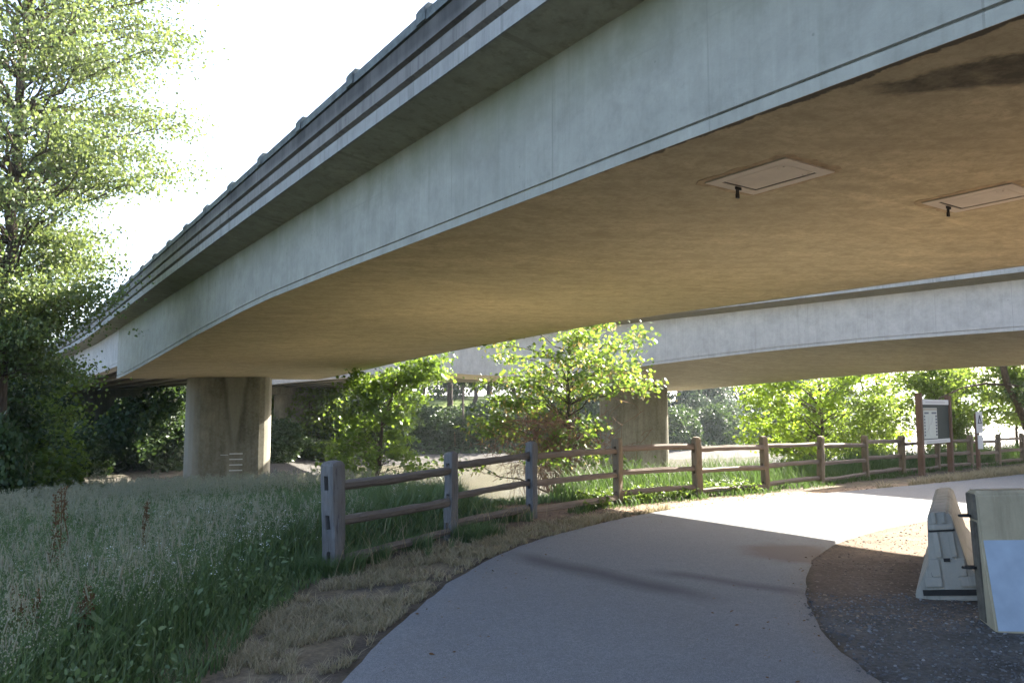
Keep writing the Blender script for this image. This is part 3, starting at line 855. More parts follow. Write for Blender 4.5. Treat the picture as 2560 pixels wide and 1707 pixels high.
# unseen screen added on the far bridge's left parapet to shade the path
b = MB()
b.loft([[(28.0 - 34.3 + o, s - 30.5, z + .0) for o, z in ((.0, 6.9), (.12, 6.9), (.12, 8.45), (.0, 8.45))] for s in np.arange(-50, 15, 5.0)])
b.build('added_shade_screen', M['parapet'], root2)

# access hatches in the near soffit (local frame of the near bridge)
def hatch(parent, x0, x1, y0, y1, z):
    b = MB()
    w = .13
    cx, cy = (x0 + x1) / 2, (y0 + y1) / 2
    b.box((cx, y0 + w / 2, z), (x1 - x0, w, .02)); b.box((cx, y1 - w / 2, z), (x1 - x0, w, .02))
    b.box((x0 + w / 2, cy, z), (w, y1 - y0 - 2 * w, .02)); b.box((x1 - w / 2, cy, z), (w, y1 - y0 - 2 * w, .02))
    h = b.build('access_hatch', M['hatch'], parent)
    b = MB(); g = .006
    b.box((cx, cy, z + .004), (x1 - x0 - 2 * w - .0, y1 - y0 - 2 * w, .012))
    b.build('hatch_seam', M['black'], h)
    b = MB()
    b.box((cx - .02, cy - .02, z - .002), (x1 - x0 - 2 * w - .05, y1 - y0 - 2 * w - .05, .018))
    for i in range(2):
        for j in range(2):
            b.box((x0 + w + .08 + i * .42, y0 + w + .05 + j * .07, z - .014), (.014, .014, .008))
    b.build('hatch_door', M['hatch'], h)
    b = MB()
    xx = x0 + (x1 - x0) * .62; yy = y1 - w
    xx = cx; 
    b.box((xx, yy + .01, z - .03), (.10, .014, .03)); b.box((xx, yy + .01, z - .075), (.014, .014, .07))
    b.box((xx - .03, yy + .01, z - .075), (.012, .012, .07))
    b.box((xx - .015, yy + .01, z - .12), (.045, .022, .05))
    b.build('padlock', M['black'], h)
    # rough grout repaired around the frame
    b = MB(); rs = random.Random(int(x0 * 100))
    ring = []
    for k in range(36):
        a = 2 * math.pi * k / 36
        ex = (x1 - x0) / 2 + .07 + .06 * rs.random(); ey = (y1 - y0) / 2 + .07 + .07 * rs.random()
        ca, sa = math.cos(a), math.sin(a)
        m = max(abs(ca), abs(sa))
        ring.append((cx + ex * ca / m, cy + ey * sa / m))
    b.loft([[(x, y, z + .006) for x, y in ring], [(x, y, z + .03) for x, y in ring]])
    b.build('grout_collar', M['patch'], h)
for (sA, sB, pA, pB) in ((4.90, 5.98, 6.72, 7.56), (4.02, 5.05, 9.60, 10.42)):
    hatch(root1, pA - 10.6, pB - 10.6, sA - 41.2, sB - 41.2, soff1((sA + sB) / 2) + .002)

# ------------------------------------------------------------------ split-rail fence
def rough_obj(o, amp, f, seed):
    me = o.data
    for v in me.vertices:
        c = v.co
        q = Vector((c.x * f + seed, c.y * f, c.z * f * .35))
        d = mnoise.noise_vector(q) * amp + mnoise.noise_vector(q * 3.1) * amp * .45
        v.co = c + Vector((d.x, d.y, d.z * .3))

def post_bm(w, d, h, slots, seed):
    """hewn post, slots pass through along local x; grid-subdivided so that it can be roughened"""
    b = MB()
    def sub_box(x0, x1, y0, y1, z0, z1, nx, ny, nz):
        def grid(o, u, v, nu, nv):
            vs = [(Vector(o) + Vector(u) * i / nu + Vector(v) * j / nv) for j in range(nv + 1) for i in range(nu + 1)]
            fs = [(j * (nu + 1) + i, j * (nu + 1) + i + 1, (j + 1) * (nu + 1) + i + 1, (j + 1) * (nu + 1) + i) for j in range(nv) for i in range(nu)]
            b.add(vs, fs)
        X, Y, Z = (x1 - x0, 0, 0), (0, y1 - y0, 0), (0, 0, z1 - z0)
        grid((x0, y0, z0), X, Z, nx, nz); grid((x1, y1, z0), (-X[0], 0, 0), Z, nx, nz)
        grid((x1, y0, z0), Y, Z, ny, nz); grid((x0, y1, z0), (0, -Y[1], 0), Z, ny, nz)
        grid((x0, y0, z1), X, Y, nx, ny); grid((x0, y1, z0), X, (0, -Y[1], 0), nx, ny)
    zs = [-.35]
    sw = .028                                  # half width of the slot
    for zc in sorted(slots):
        z0, z1 = zc - .075, zc + .075
        sub_box(-w / 2, w / 2, -d / 2, d / 2, zs[-1], z0, 5, 5, max(3, int((z0 - zs[-1]) / .05)))
        sub_box(-w / 2, w / 2, -d / 2, -sw, z0, z1, 5, 2, 4); sub_box(-w / 2, w / 2, sw, d / 2, z0, z1, 5, 2, 4)
        zs.append(z1)
    sub_box(-w / 2, w / 2, -d / 2, d / 2, zs[-1], h, 5, 5, max(3, int((h - zs[-1]) / .05)))
    # round the corners and dome the top
    r = []
    for (x, y, z) in b.v:
        rx, ry = abs(x) / (w / 2), abs(y) / (d / 2)
        k = 1 - .09 * (rx * ry) ** 2
        t = 1 - (.16 * max(0, (z - h + .07) / .07) ** 1.5 if z > h - .07 else 0)
        zz = z - (.025 * (rx * rx + ry * ry) / 2 if z > h - .02 else 0)
        r.append((x * k * t, y * k * t, zz))
    b.v = r
    return b

RZ = (.945, .535, .155)
def fence():
    root = empty('split_rail_fence', (FENCE[0][0], FENCE[0][1], 0))
    tag(root, 'three-rail split timber fence curving along the river side of the path', 'fence')
    ox, oy = FENCE[0]
    rs = random.Random(11)
    tops = [1.17, 1.15, 1.21, 1.20, 1.17, 1.14, 1.09, 1.05, .99, .93, .91, .90, .88, .86, .84]
    base = [0, 0, 0, 0, -.01, -.06, -.07, -.08, -.1, -.13, -.16, -.19, -.22, -.24, -.26]
    hts = []
    for i, ((x, y), tp, bz) in enumerate(zip(FENCE, tops, base)):
        a = FENCE[max(0, i - 1)]; c = FENCE[min(len(FENCE) - 1, i + 1)]
        ang = math.atan2(c[1] - a[1], c[0] - a[0])
        sl = [bz + z * (tp - bz) / 1.18 for z in RZ]
        hts.append(sl)
        w, d = ((.195, .185) if i == 0 else (.135 + .03 * rs.random(), .13 + .025 * rs.random()))
        b = post_bm(w, d, tp, sl, i)
        me = b.build('post', M['wood_grey'] if i < 3 else M['wood_brown'], root, fix=False)
        rough_obj(me, .016, 5.0, i * 7.3)
        bm = bmesh.new(); bm.from_mesh(me.data); bmesh.ops.remove_doubles(bm, verts=bm.verts, dist=1e-5); bmesh.ops.recalc_face_normals(bm, faces=bm.faces); bm.to_mesh(me.data); bm.free()
        me.location = (x - ox, y - oy, 0)
        me.rotation_euler = (R(rs.uniform(-2.0, 2.0)), R(rs.uniform(-2.4, 1.8)) if i else R(-2.2), ang + R(rs.uniform(-4, 4)))
    for i in range(len(FENCE) - 1):
        A = Vector((*FENCE[i], 0)); B = Vector((*FENCE[i + 1], 0))
        for k in range(3):
            off = .012 if i % 2 else -.012
            dirn = (B - A).normalized(); nrm = Vector((-dirn.y, dirn.x, 0))
            p0 = A + Vector((0, 0, hts[i][k] + rs.uniform(-.02, .02) + (.022 if i % 2 else -.022))) - dirn * .06 + nrm * off
            p1 = B + Vector((0, 0, hts[i + 1][k] + rs.uniform(-.02, .02) + (.022 if i % 2 else -.022))) + dirn * .06 + nrm * off
            L = (p1 - p0).length
            b = MB(); rings = []; n = 26
            sd = rs.random() * 100
            bow = rs.uniform(-.02, .02); sag = rs.uniform(-.015, .02)
            sec = [(-.5, -.42), (.1, -.55), (.52, -.2), (.45, .35), (.05, .55), (-.45, .4)]
            jit = [(rs.uniform(-.1, .1), rs.uniform(-.1, .1)) for _ in sec]
            for j in range(n):
                t = j / (n - 1)
                taper = min(1, .45 + t * 6, .45 + (1 - t) * 6)
                hh = (.092 + .018 * mnoise.noise(Vector((t * 4 + sd, 3, 1)))) * (.62 + .38 * taper)
                ww = (.078 + .015 * mnoise.noise(Vector((t * 4 + sd, 9, 1)))) * (.42 + .58 * taper)
                cx = bow * math.sin(math.pi * t) + .006 * mnoise.noise(Vector((t * 6 + sd, 1, 5)))
                cz = -sag * math.sin(math.pi * t) + .006 * mnoise.noise(Vector((t * 6 + sd, 1, 8)))
                ring = []
                for q, ((a, e), (ja, je)) in enumerate(zip(sec, jit)):
                    r1 = 1 + .16 * mnoise.noise(Vector((t * 9, q * 3.1 + sd, 2)))
                    ring.append((cx + (a + ja) * ww * r1, cz + (e + je) * hh * r1, t * L))
                # local: x side, y up, z along
                rings.append(ring)
            b.loft(rings)
            o = b.build('rail', M['rail_grey'] if i < 2 else M['rail_brown'], root)
            zax = (p1 - p0).normalized(); xax = Vector((zax.y, -zax.x, 0)).normalized(); yax = zax.cross(xax)
            mt = Matrix((xax, yax, zax)).transposed().to_4x4()
            mt.translation = p0 - Vector((ox, oy, 0))
            o.matrix_local = mt
fence()

# ------------------------------------------------------------------ concrete barriers
def barrier(name, label, loc, ang, L, H, top, base, zb=None, mat='barrier'):
    """local y along the barrier, x across, end face at y = 0"""
    root = empty(name, loc, ang); tag(root, label, 'barrier', 'concrete traffic barriers')
    hb, ht = base / 2, top / 2
    z1, z2, z3 = .075 * H / .81, .25 * H / .81 + .075, H
    m = (ht + hb) / 2 * .80
    prof = [(-hb, 0), (hb, 0), (hb, z1), (m, z2), (ht + .012, z3 - .03), (ht - .015, z3), (-ht + .015, z3), (-ht - .012, z3 - .03), (-m, z2), (-hb, z1)]
    if zb: prof = [(-ht, 0), (.265, 0), (.26, .05), (ht + .02, zb), (ht + .005, H - .03), (ht - .02, H), (-ht + .02, H), (-ht, H - .03)]
    b = MB()
    n = 14
    b.loft([[(x, y, z) for x, z in prof] for y in np.linspace(0, L, n)])
    body = b.build('barrier_body', M[mat], root, bevel=.012)
    return root, body, prof

b1, body1, pf1 = barrier('road_barrier', 'smaller grey concrete barrier with notched end face beside the path bend', (3.90, 7.08, -.01), R(-29.7), 2.6, .77, .165, .60)
b1.rotation_euler = (0, R(-7), R(-29.7)); b1.location.z = .02
def barrier_end(root, H):
    # keyway and lifting slots let into the near end, modelled as frames standing proud around them
    b = MB()
    y = -.012
    b.box((-.055, y, .49), (.05, .03, .22)); b.box((.065, y, .49), (.05, .03, .22))
    b.box((-.10, y, .29), (.075, .03, .15)); b.box((.10, y, .29), (.075, .03, .15))
    b.box((0, y, .645), (.20, .034, .05))
    b.box((-.045, y, .725), (.035, .03, .10)); b.box((.03, y, .725), (.035, .03, .10))
    b.box((-.135, y, .17), (.14, .03, .085)); b.box((.135, y, .17), (.14, .03, .085))
    b.build('end_key', M['barrier'], root, bevel=.006)
    for c, q in (((0, -.004, .612), (.21, .012, .018)), ((0, -.004, .355), (.05, .012, .03)), ((-.105, -.004, .232), (.07, .012, .035)),
                 ((.105, -.004, .232), (.07, .012, .035)), ((0, -.004, .075), (.47, .012, .05))):
        b = MB(); b.box(c, q); b.build('connector_slot_shade', M['black'], root)  # black strips put the shade of slots and foot recess into colour
barrier_end(b1, .8)

b2, body2, pf2 = barrier('road_barrier', 'larger pale concrete barrier with dark loop hooks at the right edge', (3.755, 6.40, -.03), R(-103), 3.05, 1.085, .21, .80, zb=.715, mat='barrier2')
b2.rotation_euler = (R(2.6), 0, R(-103))
def painted_base(root):
    b = MB()
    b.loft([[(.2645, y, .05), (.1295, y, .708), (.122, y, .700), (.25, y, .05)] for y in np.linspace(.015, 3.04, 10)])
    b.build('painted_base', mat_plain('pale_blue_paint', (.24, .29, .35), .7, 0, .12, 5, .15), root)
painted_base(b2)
def hooks(root):
    for z, r in ((.88, .055), (.47, .06)):
        b = MB()
        pts = [(-.03 + .0, 0.02, z)] + [(-.03 + .03 * math.cos(a), -r - r * math.sin(a) * 1.1 + .02, z) for a in np.linspace(0, math.pi, 9)] + [(-.06, .02, z)]
        b.tube(pts, .011, 8)
        b.build('loop_hook', M['black'], root)
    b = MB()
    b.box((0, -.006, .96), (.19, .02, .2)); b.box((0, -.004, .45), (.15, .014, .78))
    b.build('end_key', M['dark_end'], root, bevel=.005)  # dark plates over the end: grime plus its shade, put into the colour
hooks(b2)

# ------------------------------------------------------------------ trail kiosk and marker
def kiosk():
    A = Vector((11.0, 21.25, -.08)); B = Vector((12.62, 22.75, -.1))
    mid = (A + B) / 2; d = (B - A); W = d.length; ang = math.atan2(d.y, d.x)
    root = empty('trail_kiosk', (mid.x, mid.y, -.09), ang)
    tag(root, 'trail map kiosk with grey-green panel between two timber posts', 'sign board')
    for sx, h in ((-1, 2.24), (1, 2.2)):
        b = MB(); b.box((sx * W / 2, 0, h / 2 - .2), (.145, .145, h + .4)); b.build('post', M['post_red'], root, bevel=.012)
    b = MB(); b.box((0, 0, 1.46), (W - .17, .05, .98)); pn = b.build('panel', mat_plain('kiosk_green', (.022, .035, .031), .8, 0, .12, 4), root)
    wh = mat_plain('sign_white', (.42, .44, .45), .5, 0, .04, 6)
    for z, h in ((2.0, .14), (.92, .11)):
        b = MB(); b.box((0, -.01, z), (W - .16, .06, h)); st = b.build('title_strip', wh, root)
        b = MB(); rs = random.Random(int(z * 10)); x = -W / 2 + .35
        while x < W / 2 - .4:
            w = rs.uniform(.03, .12); b.box((x + w / 2, -.043, z - .005), (w, .006, h * .22)); x += w + .03
        b.build('lettering', mat_plain('sign_grey_ink', (.3, .31, .33), .6, 0, .1, 9), st)
    b = MB(); b.box((-.42, -.032, 1.42), (1.0, .012, .84)); mp = b.build('trail_map', mat_plain('map_paper', (.36, .40, .37), .6, 0, .06, 3), root)
    b = MB()
    b.box((-.42, -.0405, 1.80), (1.0, .004, .06))
    b.build('map_heading', mat_plain('map_tan', (.24, .24, .19), .6, 0, .1, 3), mp)
    rs = random.Random(3)
    b = MB()
    ink_ = mat_plain('map_ink', (.07, .085, .12), .6, 0, .3, 9)
    for k in range(7):
        for c, q in (((.0, -.0405, 1.1 + k * .085), (.1, .004, .055)), ((-.85, -.0405, 1.1 + k * .085), (.07, .004, .05))):
            b = MB(); b.box(c, q); b.build('map_legend', ink_, mp)
    for c, q in (((-.7, -.0405, 1.70), (.3, .004, .05)), ((-.15, -.0405, 1.70), (.34, .004, .05))):
        b = MB(); b.box(c, q); b.build('map_title', ink_, mp)
    b = MB()
    pts = [(-.75 + k * .045 + .01 * rs.random(), -.0415, 1.15 + .035 * k + .05 * math.sin(k * 1.3)) for k in range(12)]
    b.tube(pts, .006, 5)
    pts = [(-.6 + .03 * math.sin(k), -.0415, 1.1 + k * .05) for k in range(11)]
    b.tube(pts, .004, 5)
    b.build('map_route', mat_plain('map_line', (.42, .40, .38), .6, 0, .2, 9), mp)
kiosk()

def marker():
    x, y = 13.65, 23.15
    root = empty('trail_marker', (x, y, -.12), R(30))
    tag(root, 'slim trail marker post with white plate and black pointed symbol right of the kiosk', 'sign')
    b = MB(); b.box((0, 0, .75), (.09, .09, 1.9)); b.build('post', M['post_red'], root, bevel=.008)
    wh = mat_plain('plate_white', (.45, .46, .47), .5, 0, .05, 6)
    b = MB(); b.box((.04, -.06, 1.45), (.30, .02, .62)); pl = b.build('plate', wh, root)
    b = MB(); b.box((.05, -.06, .88), (.24, .02, .40)); b.build('lower_plate', wh, root)
    b = MB()
    ink = mat_plain('marker_ink', (.03, .03, .035), .6, 0, .1, 9)
    b.tube([(-.03, -.076, 1.44), (.04, -.076, 1.66)], .014, 6); b.tube([(.11, -.076, 1.44), (.04, -.076, 1.66)], .014, 6); b.box((.04, -.074, 1.425), (.2, .01, .03))
    b.build('symbol', ink, pl)
    b = MB()
    for k in range(3): b.box((.04, -.073, 1.34 - k * .05), (.2 - .03 * k, .006, .018))
    b.build('lettering', mat_plain('marker_grey', (.35, .35, .37), .6, 0, .1, 9), pl)
marker()

# ------------------------------------------------------------------ trees
def tube_path(a, b, rs, n=6, bow=.12, up=0.0):
    a = np.array(a, float); b = np.array(b, float)
    L = np.linalg.norm(b - a); t = np.linspace(0, 1, n)[:, None]
    off = rs.randn(3) * bow * L; off[2] = abs(off[2]) * .3 + up * L
    p = a + (b - a) * t + off * (t * (1 - t)) * 2
    p[1:-1] += rs.randn(n - 2, 3) * L * .018
    return p

def tree(name, label, cat, base, trunk_pts, trunk_r, clumps, leaf_n, leaf_size, tmpl, leafmat, barkmat, seed, group=None,
         clump_r=(.8, .8, .5), up=.7, droop=.3, limb_r=.035, twigs=3, extra=None, min_t=.25, leaf_jit=.3, flat_z=1.0, limb_up=.1):
    """trunk through given local points, limbs to each foliage clump, leaves about the clump and its twigs"""
    rs = np.random.RandomState(seed)
    root = empty(name, base); tag(root, label, cat, group)
    tp = np.array(trunk_pts, float)
    d = np.concatenate([[0], np.cumsum(np.linalg.norm(np.diff(tp, axis=0), axis=1))]); d /= d[-1]
    tt = np.linspace(0, 1, 22)
    P = np.stack([np.interp(tt, d, tp[:, k]) for k in range(3)], 1)
    P[1:] += rs.randn(21, 3) * trunk_r * .22 * np.array([1, 1, 0])
    b = MB(); rad = trunk_r * (1 - .86 * tt) * (1 + .5 * np.exp(-tt * 30))
    b.tube(P, list(rad), 10)
    LP = []
    clumps = np.asarray(clumps, float)
    for c in clumps:
        cr = c[3] if len(c) > 3 else 1.0
        c = c[:3]
        # attach lower on the trunk than the clump
        z_att = c[2] - (np.hypot(c[0] - P[-1, 0], c[1] - P[-1, 1])) * rs.uniform(.25, .6)
        i = int(np.clip(np.argmin(np.abs(P[:, 2] - z_att)), int(min_t * 21), 20))
        L = np.linalg.norm(c - P[i])
        r0 = min(rad[i] * .75, limb_r * (.5 + .25 * L))
        path = tube_path(P[i], c, rs, 7, .08, limb_up)
        b.tube(path, list(np.linspace(r0, r0 * .18 + .003, 7)), 5)
        sp = []
        R3 = np.array(clump_r) * cr
        for _ in range(twigs):
            e = c + rs.randn(3) * R3 * np.array([.75, .75, .6])
            tw = tube_path(path[rs.randint(3, 6)], e, rs, 4, .1)
            b.tube(tw, [r0 * .25 + .002, r0 * .18 + .002, .004, .003], 4, cap=False)
            sp.append(tw)
        sp = np.concatenate(sp + [path[4:]])
        n = int(leaf_n * cr ** 2)
        k = rs.randint(0, len(sp), n)
        q = sp[k] + rs.randn(n, 3) * R3 * leaf_jit
        k2 = rs.rand(n) < .45
        g = c + rs.randn(n, 3) * R3 * .55
        q[k2] = g[k2]
        LP.append(q)
    b.build('trunk', barkmat, root, smooth=True, fix=False)
    LP = np.concatenate(LP)
    sz = leaf_size * (.65 + .7 * rs.rand(len(LP)))
    obj('crown', leaf_mesh('crown', LP, sz, tmpl, rs, up, droop), leafmat, root)
    if extra: extra(root, rs, P, LP)
    return root

def ell_clumps(rs, n, c, r, shell=.55, zmin=None, lo=.8, hi=1.2):
    out = []
    while len(out) < n:
        v = rs.randn(3); v /= np.linalg.norm(v)
        rr = shell + (1 - shell) * rs.rand()
        if rs.rand() < .25: rr *= rs.rand()
        p = np.array(c) + v * np.array(r) * rr
        if zmin is not None and p[2] < zmin: continue
        out.append((*p, rs.uniform(lo, hi)))
    return out

# left cottonwood: tall trunk near the left edge, crown arching right over the bridge
rs = np.random.RandomState(21)
base = (-14.4, 22.0, tz(-14.4, 22.0) - .1)
cl = []
for _ in range(285):
    z = rs.uniform(4.2, 20)
    reach = np.interp(z, [4, 6, 8, 11, 13, 16, 20], [1.5, 2.2, 3.7, 4.5, 4.9, 4.6, 3])
    a = rs.uniform(0, 2 * np.pi)
    rr = reach * np.sqrt(rs.uniform(.05, 1))
    cl.append((rr * np.cos(a), rr * np.sin(a), z, rs.uniform(.8, 1.25)))
tree('cottonwood_tree', 'tall sunlit cottonwood at the left edge rising above the bridge parapet', 'tree', base,
     [(0, 0, 0), (-.05, .1, 5), (0, .1, 9), (.1, .2, 14), (.1, .1, 20.5)], .24, cl, 400, .088, LEAF_ROUND, M['leaf_cotton'], M['bark'], 31,
     clump_r=(.95, .95, .34), up=.35, droop=.6, limb_r=.03, twigs=4, min_t=.1)
rs = np.random.RandomState(22)
cl = [(*p[:2], p[2], p[3]) for p in ell_clumps(rs, 95, (0, 0, 5.2), (3.8, 3.0, 5.0), .35)]
tree('cottonwood_tree', 'shaded broadleaf tree behind the cottonwood, overlapping the end of the near parapet', 'tree', (-20.3, 30.0, -1.6),
     [(0, 0, 0), (.2, 0, 3), (-.1, .1, 6.5), (.1, 0, 10)], .2, cl, 330, .13, LEAF_ROUND, M['leaf_alder'], M['bark'], 33, clump_r=(.9, .9, .55), up=.6, min_t=.15)
rs = np.random.RandomState(23)
cl = ell_clumps(rs, 34, (-.5, 0, 2.7), (2.2, 1.6, 2.5), .35)
tree('alder_tree', 'low dark tree with leafy boughs hanging across the far end of the near bridge', 'tree', (-16.1, 25.5, -1.4),
     [(0, 0, 0), (.1, .1, 2), (.3, 0, 4.4)], .1, [(c[0], c[1], c[2] + .2 + .9 * (c[0] > 0), c[3]) for c in cl], 260, .12, LEAF_ROUND, M['leaf_dark'], M['bark'], 35, clump_r=(.7, .7, .45), up=.6, min_t=.15)

# centre maple in the sunlit gap, with its skirt of dead brambles
def maple_extra(root, rs, P, LP):
    n = 900
    k = rs.randint(0, len(LP), n)
    q = LP[k] + np.array([0, 0, -.12])
    V = leaf_mesh('seed_clusters', q, .14 * (.7 + .6 * rs.rand(n)), LEAF_OVAL, rs, 0.0, 3.0)
    obj('seed_clusters', V, M['samara'], root)
rs = np.random.RandomState(41)
cl = []
for _ in range(78):
    z = rs.uniform(3.7, 9.0)
    if z < 4.7 and rs.rand() < .5: z += 2.5
    reach = np.interp(z, [3, 4, 5.2, 6.5, 7.6, 9.2], [4.3, 4.4, 3.8, 3.5, 3.7, 2.4])
    a = rs.uniform(0, 2 * np.pi); rr = reach * np.sqrt(rs.uniform(.08, 1))
    if rr * np.cos(a) > .9 and z < 6.3 and rs.rand() < .65: continue
    cl.append((rr * np.cos(a) * (1.25 if np.cos(a) < 0 and z < 4.5 else (.72 if np.cos(a) > 0 and z < 6.4 else .95)), rr * np.sin(a) * .9, z, rs.uniform(.7, 1.15)))
CT = (2.0, 28.0)
tree('maple_tree', 'leafy maple in the gap between the bridges, bright on top, dead bramble at its foot', 'tree', (CT[0], CT[1], -4.0),
     [(0, 0, 0), (-.08, 0, 2), (.05, 0, 4.2), (0, .05, 6.2), (.1, 0, 8.8)], .13, cl, 105, .14, LEAF_MAPLE, M['leaf_maple'], M['bark_moss'], 43,
     clump_r=(.55, .55, .3), up=1.1, droop=.8, limb_r=.022, twigs=4, extra=maple_extra, min_t=.3, limb_up=.12)
def bramble():
    rs = np.random.RandomState(47)
    root_z = -2.1
    b = MB()
    for k in range(800):
        a = rs.uniform(0, 6.28); r = abs(rs.randn()) * 1.0
        p = np.array([-.7 + r * np.cos(a) * 1.3, -.9 + r * np.sin(a) * .6, rs.uniform(1.7, 3.5)])
        q = p + rs.randn(3) * np.array([.5, .5, .45])
        b.tube(tube_path(p, q, rs, 4, .25), .008, 3, cap=False)
    for k in range(130):           # hanging strands and canes
        a = rs.uniform(0, 6.28); r = rs.uniform(.2, 1.9)
        p = np.array([-.3 + r * np.cos(a), r * np.sin(a), rs.uniform(1.6, 2.6)])
        q = p + np.array([rs.randn() * .25, rs.randn() * .25, -rs.uniform(.9, 2.3)])
        b.tube(tube_path(p, q, rs, 5, .12), rs.uniform(.004, .012), 4, cap=False)
    for k in range(16):
        a = rs.uniform(0, 6.28); r = rs.uniform(.1, .5)
        p = np.array([r * np.cos(a), r * np.sin(a), 0]); q = np.array([r * 4 * np.cos(a), r * 3 * np.sin(a), rs.uniform(1.8, 3.2)])
        b.tube(tube_path(p, q, rs, 6, .08), [.035, .03, .025, .02, .014, .008], 5, cap=False)
    o = b.build('dead_bramble', M['twig'], fix=False); o.location = (CT[0], CT[1] - .25, root_z)
    tag(o, 'brown tangle of dead bramble canes around the foot of the maple', 'bramble', kind='stuff')
bramble()

# small sunlit tree behind the first fence posts
rs = np.random.RandomState(51)
cl = []
for _ in range(64):
    z = rs.uniform(1.6, 7.0)
    reach = np.interp(z, [1.6, 2.6, 4.0, 5.5, 7.2], [2.7, 2.9, 2.3, 2.0, 1.5]) * .92
    a = rs.uniform(0, 2 * np.pi); rr = reach * np.sqrt(rs.uniform(.06, 1))
    cl.append((rr * np.cos(a) + .25 * (z - 3) * .35, rr * np.sin(a), z, rs.uniform(.75, 1.15)))
for _ in range(15):
    cl.append((2.5 + rs.randn() * .6, rs.randn() * .5, 7.0 + rs.randn() * .6, 1.0))
for _ in range(8):
    cl.append((rs.uniform(-2.6, 2.4), rs.randn() * .8, rs.uniform(1.7, 2.6), .9))
def elder_extra(root, rs, P, LP):
    b = MB()
    for k in range(9):
        z = rs.uniform(2.6, 6.3); a = rs.uniform(2.2, 4.4) if k < 6 else rs.uniform(-.8, .8)
        p = np.array([.1, 0, z]); q = p + np.array([np.cos(a) * 1.5, -.7 + .5 * np.sin(a), rs.uniform(.1, 1.0)])
        b.tube(tube_path(p, q, rs, 5, .1), [.03, .026, .02, .016, .01], 5)
    b.build('dead_branch', M['deadwood'], root, fix=False)
tree('maple_tree', 'small sunlit leafy tree with bare dead branches just right of the near bridge pier', 'tree', (-6.3, 37.0, -3.4),
     [(0, 0, 0), (.05, 0, 2.2), (.2, 0, 4.5), (1.1, 0, 7.2)], .14, cl, 92, .18, LEAF_MAPLE, M['leaf_maple'], M['bark'], 53,
     clump_r=(.55, .55, .38), up=.8, droop=.7, limb_r=.02, twigs=3, extra=elder_extra, min_t=.15)

# backlit maple beyond the second bridge
rs = np.random.RandomState(61)
cl = []
for _ in range(86):
    z = rs.uniform(2.2, 8.2)
    reach = np.interp(z, [2.2, 3.5, 5, 7, 8.5], [3.0, 4.8, 5.3, 4.9, 3.0])
    a = rs.uniform(0, 2 * np.pi); rr = reach * np.sqrt(rs.uniform(.05, 1))
    cl.append((rr * np.cos(a) + .2, rr * np.sin(a) * .9, z, rs.uniform(.8, 1.2)))
tree('maple_tree', 'glowing yellow-green maple behind the fence right of the river pier', 'tree', (18.3, 46.5, -3.6),
     [(0, 0, 0), (.05, 0, 3), (-.1, 0, 6), (.1, 0, 9.5)], .15, cl, 150, .20, LEAF_MAPLE, M['leaf_bright'], M['bark'], 63,
     clump_r=(.75, .75, .4), up=.9, droop=.6, limb_r=.024, twigs=4, min_t=.2)

def simple_tree(label, base, h, r, seed, mat, n_cl, leaf_n, ls, zlo, lean=(0, 0), tr=.1, tmpl=LEAF_ROUND, bark='bark', name='alder_tree', group=None, cr=.7, xr=1.0, zf=.5):
    rs = np.random.RandomState(seed)
    c = ell_clumps(rs, n_cl, (lean[0] * .6, lean[1] * .6, (zlo + h) / 2), (r * xr, r, (h - zlo) / 2), .4)
    return tree(name, label, 'tree', base, [(0, 0, 0), (lean[0] * .3, lean[1] * .3, h * .35), (lean[0] * .7, lean[1] * .7, h * .7), (lean[0], lean[1], h)], tr, c, leaf_n, ls, tmpl, M[mat], M[bark], seed + 1,
                group=group, clump_r=(cr, cr, cr * zf), up=.6, droop=.5, limb_r=.02, twigs=3, min_t=.15)

simple_tree('slender leaning alder behind the kiosk with airy foliage', (19.8, 42.5, -3.4), 9.0, 2.6, 71, 'leaf_alder', 46, 130, .13, 1.5, (-1.2, 0), .06)
simple_tree('thin alder stem leaning left behind the trail marker', (22.3, 39.5, -2.6), 9.0, 2.2, 73, 'leaf_alder', 34, 130, .13, 2.5, (-1.8, .3), .07)
simple_tree('bushy young alder left of the kiosk over the bright water', (18.4, 49.5, -3.9), 6.8, 2.4, 75, 'leaf_bright', 44, 150, .15, 1.2, (.5, 0), .06)
simple_tree('dense alder thicket clump at the right edge beyond the fence', (26.5, 41.5, -1.6), 9.5, 2.4, 77, 'leaf_alder', 60, 170, .14, .8, (.4, 0), .09)
simple_tree('second thicket clump nearest the right frame edge behind the last posts', (26.6, 38.0, -1.0), 9.0, 2.0, 79, 'leaf_dark', 50, 170, .14, .5, (.2, 0), .08)
simple_tree('thicket of fine stems between the marker and the right frame edge', (23.9, 42.0, -2.2), 9.5, 2.1, 87, 'leaf_alder', 60, 150, .13, .6, (-.3, 0), .07)
simple_tree('lower leafy clump just right of the trail marker', (22.6, 40.5, -2.2), 5.2, 1.5, 89, 'leaf_alder', 36, 130, .12, .3, (.2, 0), .05)
